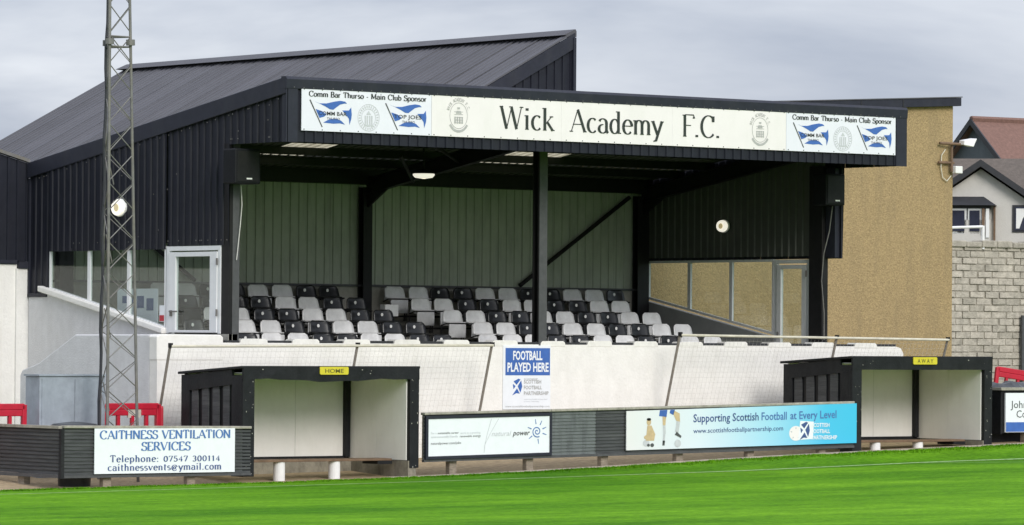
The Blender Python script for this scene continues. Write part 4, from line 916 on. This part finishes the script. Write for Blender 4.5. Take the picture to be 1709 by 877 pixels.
for a in (100, 60, 20, -15, 160, 215, 280):
    c_, q_ = math.cos(R(a)), math.sin(R(a)); flat(s, [(.15*c_-.012*q_, .15*q_+.012*c_), (.15*c_+.012*q_, .15*q_-.012*c_), (.25*c_+.006*q_, .25*q_-.006*c_), (.25*c_-.006*q_, .25*q_+.006*c_)], o_, UX, UZ, .004)
s.obj('sun_rays', M['blue_txt'], t)['kind'] = 'stuff'
for dx in (0, .12):
    s = MB(); pts = [(-3.52+dx*0, .52), (-3.50, .68), (-3.44+dx*.6, .9), (-3.34+dx*1.5, 1.19)]
    for a, b in zip(pts, pts[1:]): flat(s, [(a[0], a[1]), (a[0]+.012, a[1]), (b[0]+.012, b[1]), (b[0], b[1])], (0, yy, 0), UX, UZ, .003+dx*.01)
    s.obj('fold_line', M['grey_ink_soft'], t)
# football sign: printed gradient white to cyan
gm = bpy.data.materials.new('white_to_cyan_print'); gm.use_nodes = True; t_ = gm.node_tree; b_ = t_.nodes['Principled BSDF']; b_.inputs['Roughness'].default_value = .4
g_ = t_.nodes.new('ShaderNodeNewGeometry'); sp_ = t_.nodes.new('ShaderNodeSeparateXYZ'); mr_ = t_.nodes.new('ShaderNodeMapRange'); mr_.inputs[1].default_value = .13; mr_.inputs[2].default_value = 6.45
rp_ = t_.nodes.new('ShaderNodeValToRGB'); e_ = rp_.color_ramp.elements; e_[0].color = (.76, .76, .75, 1); e_[1].color = (.055, .50, .76, 1)
q = e_.new(.30); q.color = (.68, .77, .83, 1); q = e_.new(.62); q.color = (.34, .67, .82, 1); q = e_.new(.86); q.color = (.07, .51, .77, 1)
t_.links.new(g_.outputs['Position'], sp_.inputs[0]); t_.links.new(sp_.outputs[0], mr_.inputs[0]); t_.links.new(mr_.outputs[0], rp_.inputs[0]); t_.links.new(rp_.outputs[0], b_.inputs['Base Color'])
t = hsign('advertising_sign', 'white to cyan sign reading Supporting Scottish Football at Every Level', .14, 6.46, .53, 1.325, .625, 1.46, gm)
sans(t, 'lettering', 'Supporting Scottish', (1.92, yy, 1.09), U2, UZ, .17, 1.78, M['navy_ink'], .012); sans(t, 'lettering', 'Football', (3.78, yy, 1.12), U2, UZ, .17, .70, M['blue_txt'], .012)
sans(t, 'lettering', 'at Every Level', (4.58, yy, 1.135), U2, UZ, .17, 1.30, M['blue_txt'], .012)
sans(t, 'lettering', 'www.scottishfootballpartnership.com', (1.92, yy, .865), U2, UZ, .10, 2.46, M['navy_ink'], .004)
s = MB(); o_ = (4.74, yy, .84); n_ = 22; flat(s, [(.19*math.cos(2*math.pi*i/n_), .155*math.sin(2*math.pi*i/n_)) for i in range(n_)], o_, UX, UZ, .003); s.obj('ball', M['sign_white'], t)
s = MB()
for k_ in range(5):
    a = R(90+72*k_); flat(s, [(.19*.62*math.cos(a+q_)+0, .155*.62*math.sin(a+q_)) for q_ in (-.2, .2)]+[(.19*.9*math.cos(a), .155*.9*math.sin(a))], o_, UX, UZ, .0035)
s.obj('ball_patch', M['grey_ink_soft'], t)['kind'] = 'stuff'
s = MB(); flat(s, [(4.80, .70), (5.22, .72), (5.24, 1.08), (4.86, 1.10)], (0, yy, 0), UX, UZ, .0036); s.obj('logo_ground', M['white_ink'], t)
sfp(t, 4.86, yy, .72, 1.0, M['navy_ink'], M['white_ink'])
# figures printed at its left end
def blob(mt, polys, nm):
    s = MB()
    for i, pl in enumerate(polys): flat(s, pl, (0, yy, 0), UX, UZ, .0035+.0006*i)
    s.obj(nm, M[mt], t)['kind'] = 'stuff'
EL = lambda cx, cz_, a, b, n_=12: [(cx+a*math.cos(2*math.pi*i/n_), cz_+b*math.sin(2*math.pi*i/n_)) for i in range(n_)]
blob('skin', [EL(.73, 1.10, .06, .07), [(.65, .72), (.87, .72), (.90, .85), (.80, 1.03), (.69, 1.03)], EL(.70, .79, .10, .05)], 'printed_child')
blob('grey_ink_soft', [EL(.66, .67, .09, .07), EL(1.50, .66, .09, .08), [(1.11, .86), (1.18, .86), (1.17, 1.03), (1.10, 1.03)], [(1.10, .68), (1.15, .68), (1.17, .86), (1.11, .86)], [(1.43, .90), (1.52, .88), (1.56, 1.10), (1.47, 1.12)]], 'printed_sock')
blob('ink_soft', [EL(.73, 1.155, .06, .03), EL(.82, .63, .05, .04), EL(.72, .63, .04, .03), [(1.09, .62), (1.15, .62), (1.16, .72), (1.10, .72)], [(1.42, .84), (1.58, .77), (1.60, .81), (1.47, .90)]], 'printed_boot')
blob('blue_ink', [[(1.0, 1.22), (1.20, 1.20), (1.22, 1.345), (1.02, 1.34)], [(1.28, 1.28), (1.38, 1.24), (1.42, 1.35), (1.30, 1.345)]], 'printed_shorts')
blob('skin', [[(1.10, 1.03), (1.17, 1.03), (1.19, 1.21), (1.09, 1.21)], [(1.46, 1.12), (1.56, 1.10), (1.55, 1.27), (1.40, 1.33), (1.38, 1.26)]], 'printed_leg')

# hoarding at the far right, cropped by the frame
h3 = thing('hoarding', 'black hoarding right of the right dugout with a white and blue sign', 'fence', (12.4, -3, .6))
box('hoarding_panel', M['dug_black'], h3, 11.33, 14.6, -2.98, -2.80, .78, 1.72); box('capping', M['cap_timber'], h3, 11.25, 14.6, -3.06, -2.78, 1.72, 1.78)
box('side_panel', M['dug_black'], h3, 11.29, 11.33, -3.0, -2.45, .76, 1.75)
for x_ in (12.05, 13.6): box('post', M['timber'], h3, x_, x_+.16, -2.97, -2.84, .4, .78)
t = thing('advertising_sign', 'white sign with Johns and Con above a blue band at the far right', 'sign', (12.4, -3.03, .8))
box('sign_panel', M['white_ink'], t, 11.40, 14.5, -3.04, -3.0, .80, 1.66)
s = MB(); flat(s, [(11.41, .81), (14.49, .81), (14.49, 1.02), (11.41, 1.02)], (0, -3.04, 0), UX, UZ, .003); s.obj('blue_band', M['blue_ink'], t)
sans(t, 'lettering', 'Johns', (11.55, -3.04, 1.33), UX, UZ, .17, .62, M['ink_soft'], 0); sans(t, 'lettering', 'Con', (11.73, -3.04, 1.12), UX, UZ, .17, .42, M['ink_soft'], 0)
t = thing('tarpaulin', 'dark crumpled tarpaulin draped over the low stack behind the far right sign', 'cover', (12.2, -2.2, .6))
s = MB(); nx, ny = 16, 8
for j in range(ny+1):
    for i in range(nx+1):
        x_ = 10.95+3.4*i/nx; y_ = -2.75+1.3*j/ny; e2 = min(1, i/2.0, (nx-i)/2.0)*min(1, j/1.5+.35, (ny-j)/1.5)
        s.v.append((x_, y_, 1.60+.24*e2+.05*math.sin(x_*5+y_*3)+.04*math.sin(x_*11)))
for j in range(ny):
    for i in range(nx): a = j*(nx+1)+i; s.f.append((a, a+1, a+nx+2, a+nx+1))
s.obj('sheet', M['tarp'], t, smooth=True); box('stack', M['dug_black'], t, 11.05, 14.2, -2.6, -1.6, .5, 1.62, .02)

# ------------------------------------------------------------------ net fences
def netfence(lab, xs, ztop, ybt, ytp, rail_to=None, last_free=False):
    t = thing('ball_net', lab, 'net fence', (xs[0], -.5, gz(xs[0], 0))); zb_ = .3
    for x_ in xs:
        zz = ztop(x_); MB().tube((x_+.02, ybt, gz(x_, 0)-.05), (x_, ytp, zz+.05), .028, 8).obj('pole', M['pole'], t)
        MB().box(x_-.03, x_+.03, ytp-.04, ytp+.04, zz-.03, zz+.06).obj('pole_cap', M['steel_black'], t)
    for a, b in zip(xs, xs[1:]):
        MB().tube((a, ytp-.03, ztop(a)-.005), (b, ytp-.03, ztop(b)-.005), .028, 8).obj('rail', M['rope'], t)
    s = MB(); a, b = xs[0], xs[-1]; n_ = int((b-a)/.11); Q = lambda x_, q: Vector((x_, ytp+(ybt-ytp)*q, ztop(x_)*(1-q)+gz(x_, 0)*q))
    for i in range(n_+1):
        x_ = a+(b-a)*i/n_; s.tube(Q(x_, .02), Q(x_, .98), .0019, 3, cap=False)
    for k_ in range(1, 22):
        pr = None
        for i in range(13):
            x_ = a+(b-a)*i/12; p = Q(x_, k_/22); 
            if pr is not None: s.tube(pr, p, .0019, 3, cap=False)
            pr = p
    s.obj('net', M['net'], t)['kind'] = 'stuff'
netfence('ball-stop net on leaning poles in front of the left half of the white wall', [-9.12, -4.60, -1.17], lambda x: 2.585+.007*(x+9), -.08, -.85)
netfence('ball-stop net on leaning poles in front of the right end of the white wall', [3.90, 8.40, 11.75], lambda x: 2.88-.008*(x-3.9), -.08, -.85)

# ------------------------------------------------------------------ lattice mast
MS = thing('lattice_mast', 'tall triangular galvanised lattice mast rising past the left gable', 'mast', (-11.3, -2.2, 0))
def leg(k, z):
    b_ = [(-11.55, -2.36), (-10.83, -2.33), (-11.31, -1.70)][k]; tp = [(-11.56, -2.33), (-11.09, -2.30), (-11.29, -1.85)][k]; q = z/9.1
    return Vector((b_[0]+(tp[0]-b_[0])*q, b_[1]+(tp[1]-b_[1])*q, z))
HT = 13.5
for k in range(3): MB().tube(leg(k, -.1), leg(k, HT), (.030, .029, .028)[k], 10, (.030, .027, .027)[k]).obj('mast_leg', M['galv'], MS)
lv = [0.1+.56*i for i in range(24)]
for a, b in zip(lv, lv[1:]):
    MB().tube(leg(0, a), leg(1, b-.06), .011, 5).obj('mast_brace', M['galv'], MS); MB().tube(leg(1, a+.03), leg(0, b-.03), .011, 5).obj('mast_brace', M['galv'], MS)
    ev = round(a/.56) % 2
    MB().tube(leg(2 if ev else 0, a), leg(0 if ev else 2, b-.03), .010, 5).obj('mast_brace', M['galv'], MS); MB().tube(leg(2 if ev else 1, a), leg(1 if ev else 2, b-.03), .008, 5).obj('mast_brace', M['galv'], MS)
for z in (8.34,):
    for k in range(3): MB().tube(leg(k, z-.06), leg(k, z+.05), .085, 10).obj('mast_flange', M['galv'], MS)
    for k, k2 in ((0, 1), (1, 2), (2, 0)):
        for dz in (-.09, .1): MB().tube(leg(k, z+dz), leg(k2, z+dz), .016, 5).obj('mast_ring', M['galv'], MS)
s = MB(); pr = None
for i in range(30):
    z = .2+i*.45; p = leg(2, z)+Vector((-.05+.02*math.sin(i*1.7), -.06, 0))
    if pr is not None: s.tube(pr, p, .030, 6)
    pr = p
s.obj('mast_cable', M['galv_dark'], MS)
for z in (1.9, 3.3, 4.7, 6.2): MB().tube(leg(2, z)+Vector((-.02, -.12, 0)), leg(2, z-.55)+Vector((.12, -.14, 0)), .012, 5).obj('cable_tie', M['galv'], MS)

# ------------------------------------------------------------------ cabinet, bin, barriers
t = thing('utility_cabinet', 'large plain grey metal utility cabinet against the side stair wall', 'cabinet', (-11.6, -1, 0))
box('body', M['cabinet'], t, -12.33, -10.85, -1.2, -.7, -.1, 2.0, .01); box('lid', M['cabinet'], t, -12.36, -10.82, -1.23, -.68, 2.003, 2.035)
box('front_door', M['cabinet'], t, -12.28, -11.56, -1.215, -1.202, .1, 1.95, .004); box('front_door', M['cabinet'], t, -11.54, -10.9, -1.215, -1.202, .1, 1.95, .004)
t = thing('refuse_bin', 'round black lidded bin just behind the left hoarding', 'bin', (-12.5, -2.7, 0))
MB().lathe((-12.5, -2.7, -.05), [(.30, 0), (.36, 1.1), (.38, 1.1), (.38, 1.14)], 20).obj('body', M['tarp'], t, smooth=True)
MB().lathe((-12.5, -2.7, 1.05), [(.44, 0), (.45, .05), (.40, .08), (.25, .10), (.08, .12)], 22).obj('lid', M['tarp'], t, smooth=True)
def barrier(lab, x, y, z0, length, rz_, curved=False):
    t = thing('safety_barrier', lab, 'barrier', (x, y, z0), rz_, 'red plastic barriers'); d = .04; L_ = length
    s = MB(); s.box(.05, L_-.05, -d, d, .88, 1.0)
    for a, b in ((0, .10), (L_-.10, L_)): s.box(a, b, -d, d, .0, .98)
    s.box(.10, L_*.42, -d+.002, d-.002, .76, .88); s.box(L_*.42+.30, L_-.10, -d+.002, d-.002, .76, .88)
    s.obj('barrier_frame', M['red'], t, bevel=.015, local=True)
    MB().box(L_*.42, L_*.42+.30, -.02, .02, .72, .88).obj('reflective_panel', M['reflect'], t, local=True)
    n_ = int(L_/.32)
    for i in range(1, n_): MB().box(i*L_/n_-.035, i*L_/n_+.035, -d+.003, d-.003, .12, .76).obj('slat', M['red'], t, bevel=.01, local=True)
    MB().box(.1, L_-.1, -d+.002, d-.002, .06, .13).obj('bottom_rail', M['red'], t, local=True)
    MB().box(-.02, .14, -.18, .18, 0, .07).obj('foot', M['tarp'], t, local=True); MB().box(L_-.14, L_+.02, -.18, .18, 0, .07).obj('foot', M['tarp'], t, local=True)
    return t
barrier('red plastic safety barrier at the left edge in front of the white building', -14.7, -1.0, .48, 2.2, 0)
barrier('red plastic safety barrier behind the foot of the lattice mast', -10.75, -1.0, .48, 1.30, 0)
barrier('short red plastic safety barrier turned away at the right of the mast', -9.42, -1.0, .42, 1.0, R(62))
barrier('red plastic safety barrier leaning behind the far right hoarding', 15.9, 2.0, 1.22, 2.0, R(-8)).rotation_euler.y = .13
barrier('red plastic safety barrier standing close behind the right dugout', 11.12, -1.8, .72, 1.0, R(80))

# ------------------------------------------------------------------ floodlight on the tan wall corner
t = thing('floodlight', 'white floodlight and junction box bracketed to the corner of the tan wall', 'floodlight', (19.8, 7.3, 7.5))
MB().tube((19.3, 7.35, 7.70), (20.05, 7.2, 7.68), .035, 8).obj('bracket', M['bench_wood'], t); MB().tube((19.3, 7.38, 7.22), (19.8, 7.36, 7.22), .035, 8).obj('bracket', M['bench_wood'], t)
MB().tube((19.72, 7.35, 7.0), (19.72, 7.35, 7.72), .035, 8).obj('bracket', M['bench_wood'], t)
MB().hexa([(19.85, 7.05, 7.66), (20.12, 6.98, 7.62), (20.18, 7.25, 7.63), (19.9, 7.3, 7.68), (19.88, 7.05, 7.77), (20.24, 6.98, 7.83), (20.28, 7.25, 7.85), (19.93, 7.3, 7.79)]).obj('lamp_head', M['white_plastic'], t, bevel=.015)
box('junction_box', M['white_plastic'], t, 19.74, 19.98, 7.22, 7.36, 6.96, 7.14, .015)
s = MB(); pts = [(19.55, 7.40, 7.55), (19.42, 7.4, 7.4), (19.40, 7.4, 7.1), (19.46, 7.4, 6.85), (19.6, 7.4, 6.76), (19.75, 7.4, 6.9)]
for a, b in zip(pts, pts[1:]): s.tube(a, b, .014, 6)
s.obj('cable', M['rope'], t)

# ------------------------------------------------------------------ grey block wall at the right, rail, houses
BW = thing('block_wall', 'weathered grey concrete block wall beyond the tan hall', 'wall', (34, 20, 0))
box('mortar_core', M['mortar'], BW, 29.5, 44, 20.03, 20.25, .3, 5.49)
pm = [MB().box(-.275, .275, -.035, .0, -.085, .085).mesh('block', m_) for m_ in M['blocks']]
z = 1.3; r_ = 0
while z < 5.40:
    x_ = 30.9-(r_ % 2)*.29
    while x_ < 36.0:
        sz = 1.0 if z < 5.0 else 1.35
        o = bpy.data.objects.new('block', rnd.choice(pm)); col.objects.link(o); o.parent = BW; o.location = (x_+.29-34+rnd.uniform(-.03, .03), .034+rnd.uniform(-.018, .018), z+.1); o.rotation_euler = (0, rnd.uniform(-.012, .012), 0)
        o.scale = (rnd.uniform(.9, 1.03), 1, rnd.uniform(.9, 1.04)); x_ += .58
    z += .195; r_ += 1
for i in range(9): box('coping_stone', M['blocks'][2], BW, 30.6+.62*i, 31.2+.62*i, 19.93, 20.4, 5.50, 5.68+rnd.uniform(-.02, .03), .03)
box('wall_post', M['steel_grey'], BW, 34.62, 34.78, 19.85, 19.92, 1.5, 3.55)
t = thing('handrail', 'white painted tubular handrail on top of the grey block wall', 'handrail', (32.5, 20.1, 5.6))
MB().tube((31.2, 20.0, 6.02), (33.15, 20.0, 6.10), .04, 8).obj('rail', M['post_white'], t); MB().tube((33.15, 20.0, 5.45), (33.15, 20.0, 6.13), .05, 8).obj('rail_post', M['post_white'], t)

def rotframe(o, a): c_, s_ = math.cos(a), math.sin(a); return lambda x, y, z: (o[0]+x*c_-y*s_, o[1]+x*s_+y*c_, o[2]+z)
def tr(s, fn): s.v = [fn(*v) for v in s.v]; return s
# nearer cream house: front gable with bay window, main roof ridge running right
HA = thing('cream_house', 'cream rendered house with brown tiled roof and a small bay window', 'house', (40.1, 27.2, 4.5))
fa = rotframe((40.07, 27.2, 0), R(-46)); g0 = 8.20
def HP(name, s, mt, par=HA, fn=fa, **k): return tr(s, fn).obj(name, mt, par, **k)
HP('wall', MB().prism([(-3.6, 0, 4.5), (3.6, 0, 4.5), (3.6, 0, g0-.68*3.6-.05), (0, 0, g0-.05), (-3.6, 0, g0-.68*3.6-.05)], (0, 6, 0)), M['house_wall'])
for sg in (-1, 1):
    HP('barge_board', MB().prism([(0, -.35, g0+.02), (sg*4.0, -.35, g0-.68*4+.02), (sg*4.0, -.35, g0-.68*4+.22), (0, -.35, g0+.24)], (0, .08, 0)), M['dark_trim'])
    HP('roof', MB().prism([(0, -.26, g0+.02), (sg*4.0, -.26, g0-.68*4+.02), (sg*4.0, -.26, g0-.68*4+.16), (0, -.26, g0+.18)], (0, 5.5, 0)), M['tile_brown'])
HP('roof', MB().prism([(-1.2, 3.6, g0+.42), (-1.2, 1.2, g0-1.2), (-1.2, 1.2, g0-1.35), (-1.2, 6.0, g0-1.35)], (14, 0, 0)), M['tile_brown'])
HP('barge_board', MB().prism([(-1.25, 3.6, g0+.50), (-1.25, 1.0, g0-1.3), (-1.25, 1.0, g0-1.1), (-1.25, 3.6, g0+.30)], (.06, 0, 0)), M['dark_trim'])
# bay window
HP('bay_wall', MB().box(-1.3, .30, -.6, 0, 4.6, 6.55), M['house_wall'])
HP('bay_roof', MB().hexa([(-1.5, -.8, 7.0), (.5, -.8, 7.0), (.5, 0, 7.0), (-1.5, 0, 7.0), (-1.1, -.3, 7.28), (.1, -.3, 7.28), (.1, 0, 7.28), (-1.1, 0, 7.28)]), M['dark_trim'])
HP('bay_wall', MB().box(-1.35, .32, -.58, -.02, 6.9, 6.999), M['dark_trim'])
for a, b in ((-1.28, -.42), (-.38, .05)):
    wf = HP('window', MB().box(a, b, -.55, -.45, 6.56, 6.9), M['upvc_in']); wf2 = HP('window_frame', MB().box(a, a+.07, -.6, -.55, 6.3, 6.9).box(b-.07, b, -.6, -.55, 6.3, 6.9).box(a+.07, b-.07, -.6, -.55, 6.83, 6.9).box(a+.07, b-.07, -.6, -.55, 6.12, 6.2), M['upvc_in'])
    HP('pane', MB().box(a+.06, b-.06, -.63, -.61, 6.2, 6.84), M['dark_glass'], par=wf2)
HP('bay_post', MB().box(.06, .14, -.66, -.6, 6.1, 6.9), M['bench_wood']); HP('bay_post', MB().box(.18, .28, -.64, -.6, 6.0, 6.9), M['white_plastic'])
HP('downpipe', MB().box(.40, .46, -.1, -.02, 4.5, 7.0), M['bench_wood'])
wf = HP('window', MB().box(.98, 2.2, -.03, -.01, 6.18, 7.03), M['dark_trim']); HP('pane', MB().box(1.06, 2.1, -.05, -.035, 6.25, 6.97), M['dark_glass'], par=wf)
HP('curtain', MB().prism([(1.10, -.06, 6.30), (1.20, -.06, 6.30), (1.30, -.06, 6.6), (1.50, -.06, 6.92), (1.10, -.06, 6.92)], (0, .008, 0)), M['white_plastic'], par=wf)
# house behind: grey gable and red tiles
HB = thing('red_roofed_house', 'grey clad house with red-brown tiled roof behind the cream house', 'house', (60.45, 49.3, 5))
fb = rotframe((61.0, 48.9, 0), R(-4)); r0 = 11.16     # ridge along local x; gable end faces local -x
HP('wall', MB().prism([(0, -4.4, 5), (0, 4.4, 5), (0, 4.4, r0-4.4*.9), (0, 0, r0-.1), (0, -4.4, r0-4.4*.9)], (14, 0, 0)), M['house_grey'], HB, fb)
s = MB()
for sg in (-1, 1): HP('roof', MB().prism([(-.3, 0, r0), (-.3, sg*5.0, r0-.9*5.0), (-.3, sg*5.0, r0-.9*5.0-.15), (-.3, 0, r0-.17)], (14.8, 0, 0)), M['tile_red'], HB, fb)
for sg in (-1, 1): HP('barge_board', MB().prism([(-.36, 0, r0+.05), (-.36, sg*5.05, r0-.9*5.0), (-.36, sg*5.05, r0-.9*5.0-.25), (-.36, 0, r0-.20)], (.06, 0, 0)), M['dark_trim'], HB, fb)
HP('ridge_tiles', MB().tube((-.3, 0, r0+.02), (14.5, 0, r0+.02), .12, 6), M['tile_red'], HB, fb)
for i in range(22):   # tile courses
    q = .12+i*.225
    HP('tile_course', MB().box(-.3, 14.4, -q-.215, -q, r0-.9*q-.16, r0-.9*q+.028-.0), M['tile_red'], HB, fb) if False else None
